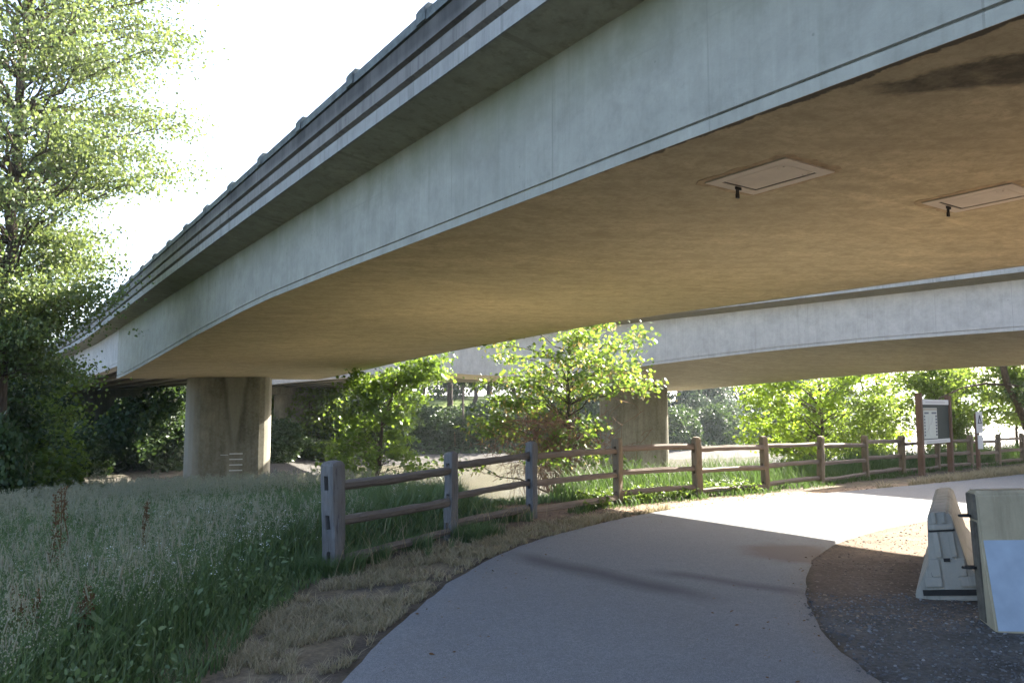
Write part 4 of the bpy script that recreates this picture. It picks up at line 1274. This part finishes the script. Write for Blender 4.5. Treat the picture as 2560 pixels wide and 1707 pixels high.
# arching dark tree at the right frame edge
def arch_tree():
    root = empty('bent_tree', (24.6, 38.2, -1.2)); tag(root, 'dark trunk at the right edge with one long branch arching over the kiosk', 'tree')
    b = MB(); rs = np.random.RandomState(83)
    b.tube([(1.0, 1.0, 0), (.85, .9, 1.2), (.45, .7, 2.1), (.05, .6, 2.8), (-.15, .5, 3.6), (-.1, .4, 5), (.1, .5, 6.5)], [.13, .12, .11, .105, .1, .08, .04], 8)
    b.tube([(-.1, .5, 2.75), (-1.0, .1, 2.78), (-2.0, -.3, 2.62), (-2.9, -.7, 2.3), (-3.5, -1.0, 1.75)], [.04, .036, .03, .025, .016], 6)
    b.tube([(0, .5, 2.75), (1.0, .4, 2.65), (2.0, .3, 2.4)], [.05, .04, .03], 6)
    b.v = [(x * 1.5, y * 1.5, z * 1.5) for x, y, z in b.v]
    b.build('trunk', M['bark'], root, smooth=True, fix=False)
    c = rs.randn(2600, 3) * np.array([1.8, 1.2, .9]) + np.array([.9, .8, 8.0])
    obj('crown', leaf_mesh('crown', c, .12 * (.7 + .6 * rs.rand(len(c))), LEAF_ROUND, rs, .6, .4), M['leaf_alder'], root)
arch_tree()

# ---------------- far bank: trees with bare lower trunks, dark shrubs
def bush_mesh(seed, n, r, ls, tmpl=LEAF_ROUND):
    rs = np.random.RandomState(seed)
    pts = []
    lobes = [(rs.uniform(-.6, .6) * r[0], rs.uniform(-.6, .6) * r[1], rs.uniform(.15, .62) * r[2], rs.uniform(.35, .6)) for _ in range(11)]
    for lx, ly, lz, lr in lobes:
        m = n // 11
        v = rs.randn(m, 3); v /= np.linalg.norm(v, axis=1)[:, None]
        rad = (.72 + .33 * rs.rand(m) ** .5)
        p = np.array([lx, ly, lz]) + v * rad[:, None] * lr * np.array(r) * np.array([.9, .9, .8])
        pts.append(p)
    p = np.concatenate(pts); p = p[p[:, 2] > -.3]
    return leaf_mesh('foliage', p, ls * (.6 + .8 * rs.rand(len(p))), tmpl, rs, .7, .5)

bush_protos = [bush_mesh(101 + k, 10000, (2.6, 2.0, 3.4), .16) for k in range(3)]
for me in bush_protos: me.materials.append(M['leaf_dark'])
bush_protos2 = []
for k in range(2):
    me = bush_mesh(120 + k, 9000, (2.6, 2.0, 3.2), .15); me.materials.append(M['leaf_alder']); bush_protos2.append(me)
stem_protos = []
for k in range(2):
    rs = np.random.RandomState(130 + k); b = MB()
    for j in range(7):
        a = rs.uniform(0, 6.28)
        b.tube(tube_path((0, 0, -.3), (1.2 * np.cos(a), 1.0 * np.sin(a), 2.0), rs, 5, .1), [.06, .05, .04, .03, .02], 5)
    me = bpy.data.meshes.new('stems'); me.from_pydata([tuple(v) for v in b.v], [], b.f); me.materials.append(M['bark']); stem_protos.append(me)

def bush(label, x, y, s=1.0, sz=1.0, k=0, bright=False, group='bushes on the far bank', rz=0.0, z=None):
    root = empty('bush', (x, y, (tz(x, y) - .15) if z is None else z), rz); root.scale = (s, s, s * sz)
    tag(root, label, 'bush', group)
    P = bush_protos2 if bright else bush_protos
    f = bpy.data.objects.new('foliage', P[k % len(P)]); link(f, root)
    st = bpy.data.objects.new('stems', stem_protos[k % 2]); link(st, root)
    return root

BUSHES = [
 ('dark bush at the far left edge below the cottonwood', -26.5, 41, 1.3, 1.0, 0, 0),
 ('dark bush on the bank left of the distant hammerhead column', -40.5, 68, 1.9, 1.1, 1, 0),
 ('bush covering the foot of the distant column under the near bridge', -28.4, 51.5, 1.15, .95, 2, 0),
 ('large leafy bush right of the distant column, sunlit along its top', -25.6, 57.0, 1.75, .95, 0, 0),
 ('dark bramble bush touching the left side of the near pier', -21.0, 68, 1.6, .8, 1, 0),
 ('low dark bush in front of the bank left of the near pier', -29.5, 65, 1.5, .75, 2, 0),
 ('dark bush between the near pier and the second distant column', -20.4, 75, 1.3, .5, 0, 0),
 ('rounded bush at the foot of the second distant column', -22.8, 74.5, 1.5, .62, 2, 0),
 ('bush with a lighter patch below the second distant column', -17.5, 76, 1.2, .5, 1, 1),
 ('dark bush behind the small sunlit tree on the far bank', -11.5, 86, 1.8, .75, 1, 0),
 ('dark bush under the pale thin trunk on the far bank', -6.2, 86, 1.7, .75, 2, 0),
 ('broad dark bush on the far bank left of the centre maple', -2.0, 88, 1.8, .8, 0, 0),
 ('dark bush on the far bank behind the centre maple', 3.0, 90, 1.9, .9, 1, 0),
 ('dark bush on the far bank between maple and river pier', 8.5, 92, 2.0, 1.0, 2, 0),
 ('green bush at the left frame edge beside the tall grass', -15.6, 25.0, .95, .8, 0, 1),
]
BUSHES += [
 ('dark bush in front of the distant column, left of the sunlit bush', -31.4, 52.5, 1.3, .9, 1, 0),
 ('dark bush beyond the river just right of the river pier', 19.0, 92.0, 1.6, .9, 0, 0),
 ('dark bush beyond the river behind the fifth and sixth posts', 25.5, 97.0, 1.7, .9, 2, 0),
 ('dark bush beyond the river farthest right', 33.0, 104.0, 1.8, .8, 1, 0),
 ('small dark bush hiding the foot of the cottonwood trunk', -13.9, 20.6, .62, 1.5, 0, 0),
 ('dark bush behind the left end of the meadow', -21.8, 36.0, .9, 1.2, 2, 0),
 ('tallest dark bush at the far left behind the low bush', -36.5, 56, 2.3, 1.0, 1, 0),
 ('dark bush left of the sunlit-topped bush', -30.5, 72, 2.2, 1.0, 2, 0),
 ('dark bush filling the gap left of the near pier', -25.5, 66.5, 1.5, .9, 0, 0),
 ('big dark bush on the bank farthest left', -47.0, 66, 2.6, 1.2, 2, 0),
 ('sunlit bush high on the bank behind the near pier', -21.5, 82, 2.2, 1.0, 1, 1),
 ('dark bush on the bank right behind the second distant column', -14.0, 84, 2.0, .95, 0, 0),
]
for lab, x, y, s, szz, k, br in BUSHES:
    bush(lab, x, y, s, szz, k, bool(br), rz=(x * 7.3) % 6.28)

def far_trees():
    rs = np.random.RandomState(140)
    spec = [  # label, x, y, h, trunk r, leaf base
     ('thin dark trunk nearest the small sunlit tree on the far bank', -10.3, 92, 15, .2, 5.5, 0),
     ('stout dark trunk just left of the pale thin trunk', -7.6, 96, 18, .42, 5.0, 0),
     ('pale thin trunk standing lowest on the far bank', -5.3, 84, 14, .16, 5.8, 1),
     ('narrow black trunk right of the pale trunk', -4.6, 97, 17, .3, 5.2, 0),
     ('thick dark trunk in the middle of the far grove', -2.9, 98, 18, .42, 4.8, 0),
     ('dark trunk at the right end of the far grove', .2, 99, 18, .36, 4.6, 0),
     ('slim trunk of the far grove half hidden by the maple', 3.6, 100, 17, .3, 4.0, 0),
     ('dim trunk of the far grove just left of the river pier', 8.5, 103, 17, .32, 3.5, 0),
    ]
    for lab, x, y, h, r, zb, pale in spec:
        cl = ell_clumps(rs, 30, (0, 0, (zb + h) / 2 + .6), (3.0, 2.6, (h - zb) / 2), .45)
        tree('bank_tree', lab, 'tree', (x, y, tz(x, y) - .2), [(0, 0, 0), (.1, 0, h * .4), (-.1, .1, h * .8), (0, 0, h)], r, cl, 150, .36, LEAF_ROUND, M['leaf_dark'],
             M['bark_grey'] if pale else M['bark'], 150 + int(x * 3) % 40, group='trees on the far bank', clump_r=(1.3, 1.3, .8), limb_r=.03, twigs=2, min_t=.3)
far_trees()

def far_evergreens():
    """blue-green trees across the river, right of the river pier"""
    spec = [('blue-green evergreen across the river touching the river pier', 21.5, 101, 17, 4.0), ('blue-green evergreen across the river behind the glowing maple', 27.0, 108, 17, 4.4),
            ('hazy evergreen farther right across the river', 35, 118, 16, 4.4), ('hazy rounded tree on the far shore behind the kiosk', 56, 150, 13, 5.0), ('distant tree low on the far shore right of the kiosk', 86, 205, 14, 6.0)]
    rs = np.random.RandomState(170)
    for i, (lab, x, y, h, r) in enumerate(spec):
        cl = []
        for _ in range(60):
            t = rs.rand(); rr = r * (1 - .75 * t) * np.sqrt(rs.uniform(.1, 1)); a = rs.uniform(0, 6.28)
            cl.append((rr * np.cos(a), rr * np.sin(a), .5 + t * (h - .5), rs.uniform(.8, 1.3)))
        tree('evergreen_tree', lab, 'tree', (x, y, tz(x, y) - .3), [(0, 0, 0), (0, 0, h * .5), (0, 0, h)], .3, cl, 120, .42, LEAF_OVAL, M['needle'], M['bark'], 180 + i, group='evergreens across the river',
             clump_r=(1.3, 1.3, .7), up=.4, droop=.8, limb_r=.03, twigs=2, min_t=.03)
far_evergreens()

def woodland():
    """the wood behind the far grove, one mass"""
    rs = np.random.RandomState(190)
    P = []
    for k in range(150):
        x = rs.uniform(-75, 30); 
        y = np.interp(x, [-75, -28, 10, 30], [84, 96, 152, 150]) + rs.uniform(-3, 22)
        if -16 < x < 6 and y < 128: y += 30
        top = 7.5 if x < -22 else 13
        z0 = float(terrain(np.array([x]), np.array([y]))[0])
        for j in range(3):
            c = np.array([x + rs.randn(), y + rs.randn(), z0 + rs.uniform(.5, top)])
            v = rs.randn(170, 3); v /= np.linalg.norm(v, axis=1)[:, None]
            P.append(c + v * (1.9 + .6 * rs.rand(170, 1)) * np.array([1, 1, .8]))
    for k in range(46):          # the same wood where it closes the view to the right
        x = rs.uniform(52, 125); y = rs.uniform(.45, .62) * x + 22
        z0 = float(terrain(np.array([x]), np.array([y]))[0])
        for j in range(3):
            c = np.array([x + rs.randn(), y + rs.randn(), max(z0, -3) + rs.uniform(.5, 11)])
            v = rs.randn(170, 3); v /= np.linalg.norm(v, axis=1)[:, None]
            P.append(c + v * (2.3 + .6 * rs.rand(170, 1)))
    P = np.concatenate(P)
    o = obj('woodland', leaf_mesh('woodland', P, .5 * (.6 + .8 * rs.rand(len(P))), LEAF_ROUND, rs, .6, .5), M['leaf_dark'])
    tag(o, 'dark wood massed behind the far grove', 'wood', kind='stuff')
woodland()

def undergrowth():
    rs = np.random.RandomState(195)
    n = 95000
    x = rs.uniform(-62, 75, n); fx = np.array([p[0] for p in FAR]); fy = np.array([p[1] for p in FAR])
    y = np.interp(x, fx, fy) + rs.uniform(-1.5, 13, n) ** 1.0
    fd, fs = poly_dist(x, y, FAR); fd = fd * fs
    hgt = np.clip((fd + 1.5) * .8, 0, 2.6) * (.75 + .45 * fbm2(x, y, .8, 4))
    k = (hgt > .05) & (fd < 16)
    x, y, hgt = x[k], y[k], hgt[k]
    P = np.stack([x, y, terrain(x, y) + hgt * (1 - .5 * rs.rand(len(x)) ** 2)], 1)
    o = obj('undergrowth', leaf_mesh('undergrowth', P, P[:, 1] * .0031 * (.6 + .8 * rs.rand(len(P))), LEAF_ROUND, rs, .8, .5), M['leaf_dark'])
    tag(o, 'dark undergrowth covering the far river bank', 'undergrowth', kind='stuff')
undergrowth()

# ------------------------------------------------------------------ grass and small plants
def sample_region(rs, n, xr, yr, maskf, pw=1.6):
    """random ground points, denser near the camera"""
    out = []
    tot = 0
    while tot < n:
        m = n * 2
        y = yr[0] * (yr[1] / yr[0]) ** rs.rand(m)             # log-uniform in depth
        x = xr[0] + (xr[1] - xr[0]) * rs.rand(m)
        k = maskf(x, y)
        p = np.stack([x[k], y[k]], 1); out.append(p); tot += len(p)
    p = np.concatenate(out)[:n]
    return np.concatenate([p, terrain(p[:, 0], p[:, 1])[:, None]], 1)

def side_of(pts, x, y):
    d, s = poly_dist(x, y, pts); return d * s

def meadow():
    rs = np.random.RandomState(201)
    EDGE = [(-2.0, -6), (-1.9, 4), (-1.95, 6), (-2.0, 7.2), (-1.95, 8.3), (-1.5, 9.3), (-.95, 10.6), (-.2, 11.9), (.15, 12.9), (-.3, 14.4)]
    def mask(x, y):
        w = side_of(EDGE, x, y) + .12 * fbm2(x, y, 4, 3)
        cr = side_of(CREST, x, y)
        view = x > -.80 * y - 1.5
        top = np.interp(x, [-3, -1.4, -.6, .2], [40, 15, 14.2, 12])
        return (w > 0) & (cr < 1.0 + .5 * fbm2(x, y, 1.5, 2)) & view & (y < top)
    # ground-level green blades
    P = sample_region(rs, 135000, (-30, .5), (3.2, 31), mask)
    n = len(P)
    ed = np.clip(side_of(EDGE, P[:, 0], P[:, 1]) / .9, .25, 1)
    clump = fbm2(P[:, 0], P[:, 1], 1.1, 3)
    dist = np.hypot(P[:, 0], P[:, 1])
    h = (.36 + .28 * rs.rand(n) + .12 * clump) * ed * np.clip(1.15 - dist * .012, .8, 1)
    w = (.008 + .006 * rs.rand(n)) * np.clip(dist / 7, 1, 3)
    g, _, _ = blades(P, h, w, h * (.25 + .5 * rs.rand(n)), rs)
    o = obj('tall_grass', np_mesh('tall_grass', *g), M['grass']); tag(o, 'tall green meadow grass left of the fence', 'grass', kind='stuff')
    # flowering stems with soft plumes
    def mask2(x, y):
        dens = 1.5 * fbm2(x + 9, y, .75, 3) + .9 * fbm2(x, y + 5, 2.6, 2) + np.interp(x / np.maximum(y, 1), [-.7, -.45, -.25, -.05], [.55, .35, .05, -.25]) + np.interp(y, [3, 5, 8, 16, 26], [.45, .38, .2, .15, .2])
        return mask(x, y) & (dens > rs.rand(len(x)) * .8 + .02) & (side_of(EDGE, x, y) > .25)
    P = sample_region(rs, 6000, (-30, -.5), (3.4, 30), mask2)
    n = len(P); dist = np.hypot(P[:, 0], P[:, 1])
    h = .56 + .30 * rs.rand(n) + .12 * fbm2(P[:, 0], P[:, 1], .9, 3)
    st, tip, d = blades(P, h, .0035 * np.clip(dist / 6, 1, 3), .06 + .14 * rs.rand(n), rs)
    axs = np.stack([d[:, 0] * .25, d[:, 1] * .25, np.ones(n)], 1); axs /= np.linalg.norm(axs, axis=1)[:, None]
    u1 = np.cross(axs, np.array([[.3, .9, .1]])); u1 /= np.linalg.norm(u1, axis=1)[:, None]; u2 = np.cross(axs, u1)
    LL = .05 + .05 * rs.rand(n); rr_ = (.003 + .0055 * rs.rand(n) ** 2) * np.clip(dist / 9, 1, 1.8)
    SV = []
    for fz, fr in ((-1, .25), (-.62, 1.0), (-.25, .75), (.04, .08)):
        for q in range(5):
            a_ = q * 2 * np.pi / 5
            j = fr * rr_ * (.6 + .8 * rs.rand(n))
            SV.append(tip + axs * (LL * fz)[:, None] + (u1 * math.cos(a_) + u2 * math.sin(a_)) * j[:, None])
    SV = np.stack(SV, 1)
    FQ = np.array([(r * 5 + q, r * 5 + (q + 1) % 5, r * 5 + 5 + (q + 1) % 5, r * 5 + 5 + q) for r in range(3) for q in range(5)])
    SL = (FQ[None] + (np.arange(n) * 20)[:, None, None]).ravel()
    o = obj('seed_heads', np_mesh('seed_heads', SV.reshape(-1, 3), SL, np.arange(n * 15) * 4), M['plume']); tag(o, 'soft pale seed heads of the meadow grass', 'grass', kind='stuff')
    K = 34
    L = (.12 + .08 * rs.rand(n))[:, None]
    t = rs.rand(n, K)
    ax = np.stack([d[:, 0] * .25, d[:, 1] * .25, np.ones(n)], 1); ax /= np.linalg.norm(ax, axis=1)[:, None]
    rad = (.024 * np.sin(np.pi * np.clip(t, .05, 1) ** .8) + .004) * np.clip(dist / 9, 1, 1.8)[:, None]
    off = rs.randn(n, K, 3) * rad[..., None]
    C = tip[:, None] - ax[:, None] * (L * (1 - t))[..., None] + off
    C = C.reshape(-1, 3)
    sz = np.repeat(.0105 * np.clip(dist / 7, 1, 2.8), K) * (.7 + .6 * rs.rand(n * K))
    me = leaf_mesh('grass_plumes', C, sz, LEAF_QUAD, rs, .2, -2.5)
    o = obj('grass_plumes', me, M['plume']); tag(o, 'pale pinkish seed plumes over the meadow grass', 'grass', kind='stuff')
    o = obj('grass_stems', np_mesh('grass_stems', *st), M['grass']); tag(o, 'thin flowering stems of the meadow grass', 'grass', kind='stuff')
    # broad leaved herbs low in the front
    def mask3(x, y): return mask(x, y) & (fbm2(x, y, .9, 3) > -.1)
    P = sample_region(rs, 8000, (-12, -1), (3.4, 13), mask3)
    P[:, 2] += .05 + .40 * rs.rand(len(P))
    me = leaf_mesh('herbs', P, .03 + .045 * rs.rand(len(P)) ** 2, LEAF_OVAL, rs, 1.0, .4)
    o = obj('herbs', me, M['grass']); tag(o, 'broad-leaved herbs among the meadow grass', 'ground cover', kind='stuff')
    # little white flowers
    def mask4(x, y):
        spots = [(-2.6, 7.6, .8), (-3.1, 6.4, .9), (-2.4, 9.3, .7), (-1.5, 11.2, .8), (-3.6, 8.6, 1.0), (-2.2, 6.1, .5), (-4.4, 10, 1.2)]
        g = sum(np.exp(-((x - a) ** 2 + (y - b) ** 2) / (r * r)) for a, b, r in spots)
        return mask(x, y) & (g > .35 + .6 * rs.rand(len(x)))
    P = sample_region(rs, 230, (-7, 0), (4, 14), mask4)
    P[:, 2] += .35 + .35 * rs.rand(len(P))
    Q = np.repeat(P, 6, 0) + rs.randn(len(P) * 6, 3) * np.array([.014, .014, .008])
    me = leaf_mesh('white_flowers', Q, .009 + .006 * rs.rand(len(Q)), LEAF_QUAD, rs, 1.5, 0)
    o = obj('white_flowers', me, M['flower']); tag(o, 'tiny white wildflowers sprinkled near the first fence post', 'wildflowers', kind='stuff')
meadow()

def dock(label, x, y, h, seed):
    rs = np.random.RandomState(seed)
    root = empty('dock_plant', (x, y, tz(x, y) - .02)); tag(root, label, 'plant', 'dock plants in the meadow')
    for k in range(3):
        b = MB(); pts = []
        q = np.array([rs.randn() * .06, rs.randn() * .06, h * rs.uniform(.8, 1)])
        p = tube_path((rs.randn() * .02, rs.randn() * .02, 0), q, rs, 6, .05); b.tube(p, [.007, .007, .006, .005, .004, .003], 5)
        for _ in range(130):
            t = rs.uniform(.45, 1); c = p[0] + (q - p[0]) * t + rs.randn(3) * np.array([.02, .02, .02]) * (1.5 - t); pts.append(c)
        st = b.build('stalk', M['dock'], root, fix=False)
        pts = np.array(pts)
        obj('foliage', leaf_mesh('foliage', pts, .018 + .012 * rs.rand(len(pts)), LEAF_QUAD, rs, .4, .5), M['dock'], st)  # the stalk's seed heads as loose flakes, not leaves
    L = rs.randn(14, 3) * np.array([.1, .1, .0]) + np.array([0, 0, .12]); L[:, 2] += .25 * rs.rand(14)
    obj('leaf', leaf_mesh('leaf', L, .2 + .1 * rs.rand(14), LEAF_OVAL, rs, 1.0, .3), M['grass'], root)
dock('tallest rusty dock stalk rising at the left of the meadow', -3.95, 6.9, 1.15, 211)
dock('rusty dock stalk at the lower left corner of the meadow', -3.05, 5.0, .75, 212)
dock('short rusty dock stalk nearest the bottom edge of the meadow', -2.75, 5.15, .62, 213)
dock('thin rusty dock stalk in the middle of the meadow', -3.6, 7.9, .95, 214)

def verge():
    rs = np.random.RandomState(221)
    def mask(x, y):
        o = side_of(OUT, x, y); 
        f = side_of(FENCE + [(60, 64)], x, y)
        w = np.interp(y, [0, 8, 12, 14, 16.5, 22, 40], [1.0, 1.2, .8, -.1, -.2, 1.0, 1.3])
        return (o > .02) & (o < w + .3 * fbm2(x, y, 2.5, 3)) & (fbm2(x, y, 9, 3) + .6 * fbm2(x + 4, y, 2.2, 3) > -.08) & (x > -3.0)
    P = sample_region(rs, 52000, (-2.6, 26), (3.5, 32), mask)
    n = len(P); dist = np.hypot(P[:, 0], P[:, 1])
    h = (.03 + .075 * rs.rand(n) ** 2) * np.clip(dist / 10, 1, 2)
    g, _, _ = blades(P, h, .0045 * np.clip(dist / 6, 1, 3), h * (.6 + 1.0 * rs.rand(n)), rs)
    o = obj('dry_grass', np_mesh('dry_grass', *g), M['drygrass']); tag(o, 'short straw-coloured grass on the verge along the path', 'grass', kind='stuff')
    # a few long bent dry stalks and green tufts along the fence foot
    def mask2(x, y):
        f = np.abs(side_of(FENCE[:4], x, y)); return (f < .45) & (fbm2(x, y, 2.5, 3) > -.05) & (y < 12.2)
    P = sample_region(rs, 9000, (-2.4, 1.5), (7.6, 12.3), mask2)
    n = len(P); h = .08 + .16 * rs.rand(n)
    g, _, _ = blades(P, h, np.full(n, .007), h * rs.rand(n), rs)
    o = obj('fence_grass', np_mesh('fence_grass', *g), M['grass']); tag(o, 'green grass tufts along the foot of the first fence posts', 'grass', kind='stuff')
    P = sample_region(rs, 120, (-1.9, 1.2), (8, 12.3), lambda x, y: np.abs(side_of(FENCE[:4], x, y)) < .5)
    n = len(P); h = .25 + .3 * rs.rand(n)
    g, _, _ = blades(P, h, np.full(n, .006), h * (.4 + .5 * rs.rand(n)), rs)
    o = obj('dry_stalks', np_mesh('dry_stalks', *g), M['drygrass']); tag(o, 'long bent dry stalks by the second fence post', 'grass', kind='stuff')
    # sunlit weeds under the fence from the fourth post on
    def mask3(x, y):
        f = side_of(FENCE + [(60, 64)], x, y); c = side_of(CREST, x, y)
        return (f > -.35 + .25 * fbm2(x, y, 3, 2)) & (c < 1.6) & (x > 1.0 + .4 * fbm2(x, y, 2, 2)) & (y > 12.5)
    P = sample_region(rs, 42000, (.6, 30), (12.5, 46), mask3)
    n = len(P); f = side_of(FENCE + [(60, 64)], P[:, 0], P[:, 1])
    h = (.06 + .30 * rs.rand(n) ** 1.6) * np.clip(.5 + f * .8, .45, 2.0) * (1 + .5 * fbm2(P[:, 0], P[:, 1], 2.2, 3))
    g, _, _ = blades(P, h, np.full(n, .014), h * (.3 + .5 * rs.rand(n)), rs)
    o = obj('bank_grass', np_mesh('bank_grass', *g), M['bank']); tag(o, 'green grass on the bank top behind the fence', 'grass', kind='stuff')
    def mask4(x, y):
        f = side_of(FENCE + [(60, 64)], x, y)
        return (f > -.25) & (f < 1.1) & (x > 1.2) & (x < 5.2) & (fbm2(x, y, 2.4, 3) > -.15)
    P = sample_region(rs, 4200, (1, 6.6), (13, 19), mask4)
    P[:, 2] += .02 + .17 * rs.rand(len(P)) ** 1.5
    o = obj('weeds', leaf_mesh('weeds', P, .03 + .045 * rs.rand(len(P)), LEAF_ROUND, rs, 1.2, .2), M['weed']); tag(o, 'bright low leafy weeds around the fourth and fifth posts', 'weeds', kind='stuff')
    # crest plants silhouetted against the water
    P = sample_region(rs, 2600, (-2.6, 1.2), (13.6, 16.2), lambda x, y: np.abs(side_of(CREST, x, y)) < .5)
    n = len(P); h = np.where(P[:, 0] < -1.0, .35 + .35 * rs.rand(n), .06 + .08 * rs.rand(n))
    g, _, _ = blades(P, h, np.full(n, .012), h * (.2 + .4 * rs.rand(n)), rs)
    o = obj('crest_grass', np_mesh('crest_grass', *g), M['grass']); tag(o, 'grass tufts on the bank crest against the pale water', 'grass', kind='stuff')
verge()

def gravel():
    rs = np.random.RandomState(231)
    def mask(x, y):
        i = side_of(INN, x, y)
        return (i < .14 * rs.rand(len(x)) ** 2) & (fbm2(x * 1.3 + 3, y * 1.3, 1.6, 3) > -.55 + np.clip((y - 6.6) * .9, 0, 3))
    P = sample_region(rs, 7000, (2.0, 5.6), (3.6, 9.0), mask)
    s = .012 + .020 * rs.rand(len(P)) ** 2
    P[:, 2] += s * .12 + np.where(side_of(INN, P[:, 0], P[:, 1]) > 0, .03, 0)
    o = obj('gravel', stones_mesh('gravel', P, s, rs), M['stone']); tag(o, 'loose grey gravel at the inside of the path bend', 'gravel', kind='stuff')
    P = sample_region(rs, 5000, (2.2, 8.5), (6.2, 12.5), lambda x, y: (side_of(INN, x, y) < .1) & (side_of(INN, x, y) > -3))
    s = .01 + .03 * rs.rand(len(P)) ** 3
    o = obj('dirt_clods', stones_mesh('dirt_clods', P, s, rs), M['clod']); tag(o, 'small brown clods of earth beside the barriers', 'earth', kind='stuff')
    P = sample_region(rs, 3500, (-1.5, 9), (11.0, 18), lambda x, y: (side_of(OUT, x, y) > -.05) & (side_of(OUT, x, y) < 1.5))
    s = .012 + .035 * rs.rand(len(P)) ** 3
    o = obj('verge_pebbles', stones_mesh('verge_pebbles', P, s, rs), M['clod']); tag(o, 'pebbles and clods on the sunlit verge by the fence', 'earth', kind='stuff')
gravel()

def litter():
    rs = np.random.RandomState(241)
    P = sample_region(rs, 260, (-2, 9), (4.5, 16), lambda x, y: (side_of(OUT, x, y) < -.02) & (side_of(INN, x, y) > .02) & (np.minimum(-side_of(OUT, x, y), side_of(INN, x, y)) < .1 + 1.2 * rs.rand(len(x)) ** 3))
    P[:, 2] = terrain(P[:, 0], P[:, 1], False) + .036
    o = obj('leaf_litter', leaf_mesh('leaf_litter', P, .018 + .03 * rs.rand(len(P)) ** 2, LEAF_OVAL, rs, 4.0, 0), M['dock'])
    tag(o, 'scraps of dry leaf and grit lying along the path edges', 'litter', kind='stuff')
litter()

def haze():
    b = MB(); b.box((150, 900, 40), (1900, 2300, 130))
    m, nt, out = new_mat('pale_air')
    v = nt.nodes.new('ShaderNodeVolumePrincipled'); v.inputs['Color'].default_value = (.86, .92, 1, 1); v.inputs['Density'].default_value = HAZE; v.inputs['Anisotropy'].default_value = .3
    nt.links.new(v.outputs[0], out.inputs['Volume'])
    o = b.build('haze', m); tag(o, kind='stuff')
HAZE = .00028
haze()

# ------------------------------------------------------------------ light, sky, camera
AZ, EL = R(46.0), R(33.6)
sun = bpy.data.lights.new('sun', 'SUN'); sun.energy = 5.0; sun.angle = R(.53); sun.color = (1.0, .94, .84)
so = bpy.data.objects.new('sun', sun); link(so)
so.rotation_euler = Vector((math.sin(AZ) * math.cos(EL), math.cos(AZ) * math.cos(EL), math.sin(EL))).to_track_quat('Z', 'Y').to_euler()
W = bpy.data.worlds.new('World'); S.world = W; W.use_nodes = True
nt = W.node_tree
bg = nt.nodes['Background']; sky = nt.nodes.new('ShaderNodeTexSky'); sky.sky_type = 'NISHITA'
sky.sun_disc = False; sky.sun_elevation = EL; sky.sun_rotation = AZ; sky.air_density = .8; sky.dust_density = 3.0; sky.ozone_density = 1.0
nt.links.new(sky.outputs[0], bg.inputs[0]); bg.inputs[1].default_value = .092

cam = bpy.data.cameras.new('camera'); cam.sensor_width = 36; cam.lens = 1959 / 2560 * 36; cam.clip_start = .05; cam.clip_end = 5000
co = bpy.data.objects.new('camera', cam); link(co)
co.location = (0, 0, 1.7); co.rotation_euler = (R(90 + 4.97), 0, 0)
S.camera = co
S.view_settings.view_transform = 'Standard'; S.view_settings.look = 'None'; S.view_settings.exposure = 3.05; S.view_settings.gamma = 1
S.cycles.max_bounces = 8; S.cycles.diffuse_bounces = 5; S.cycles.transmission_bounces = 4
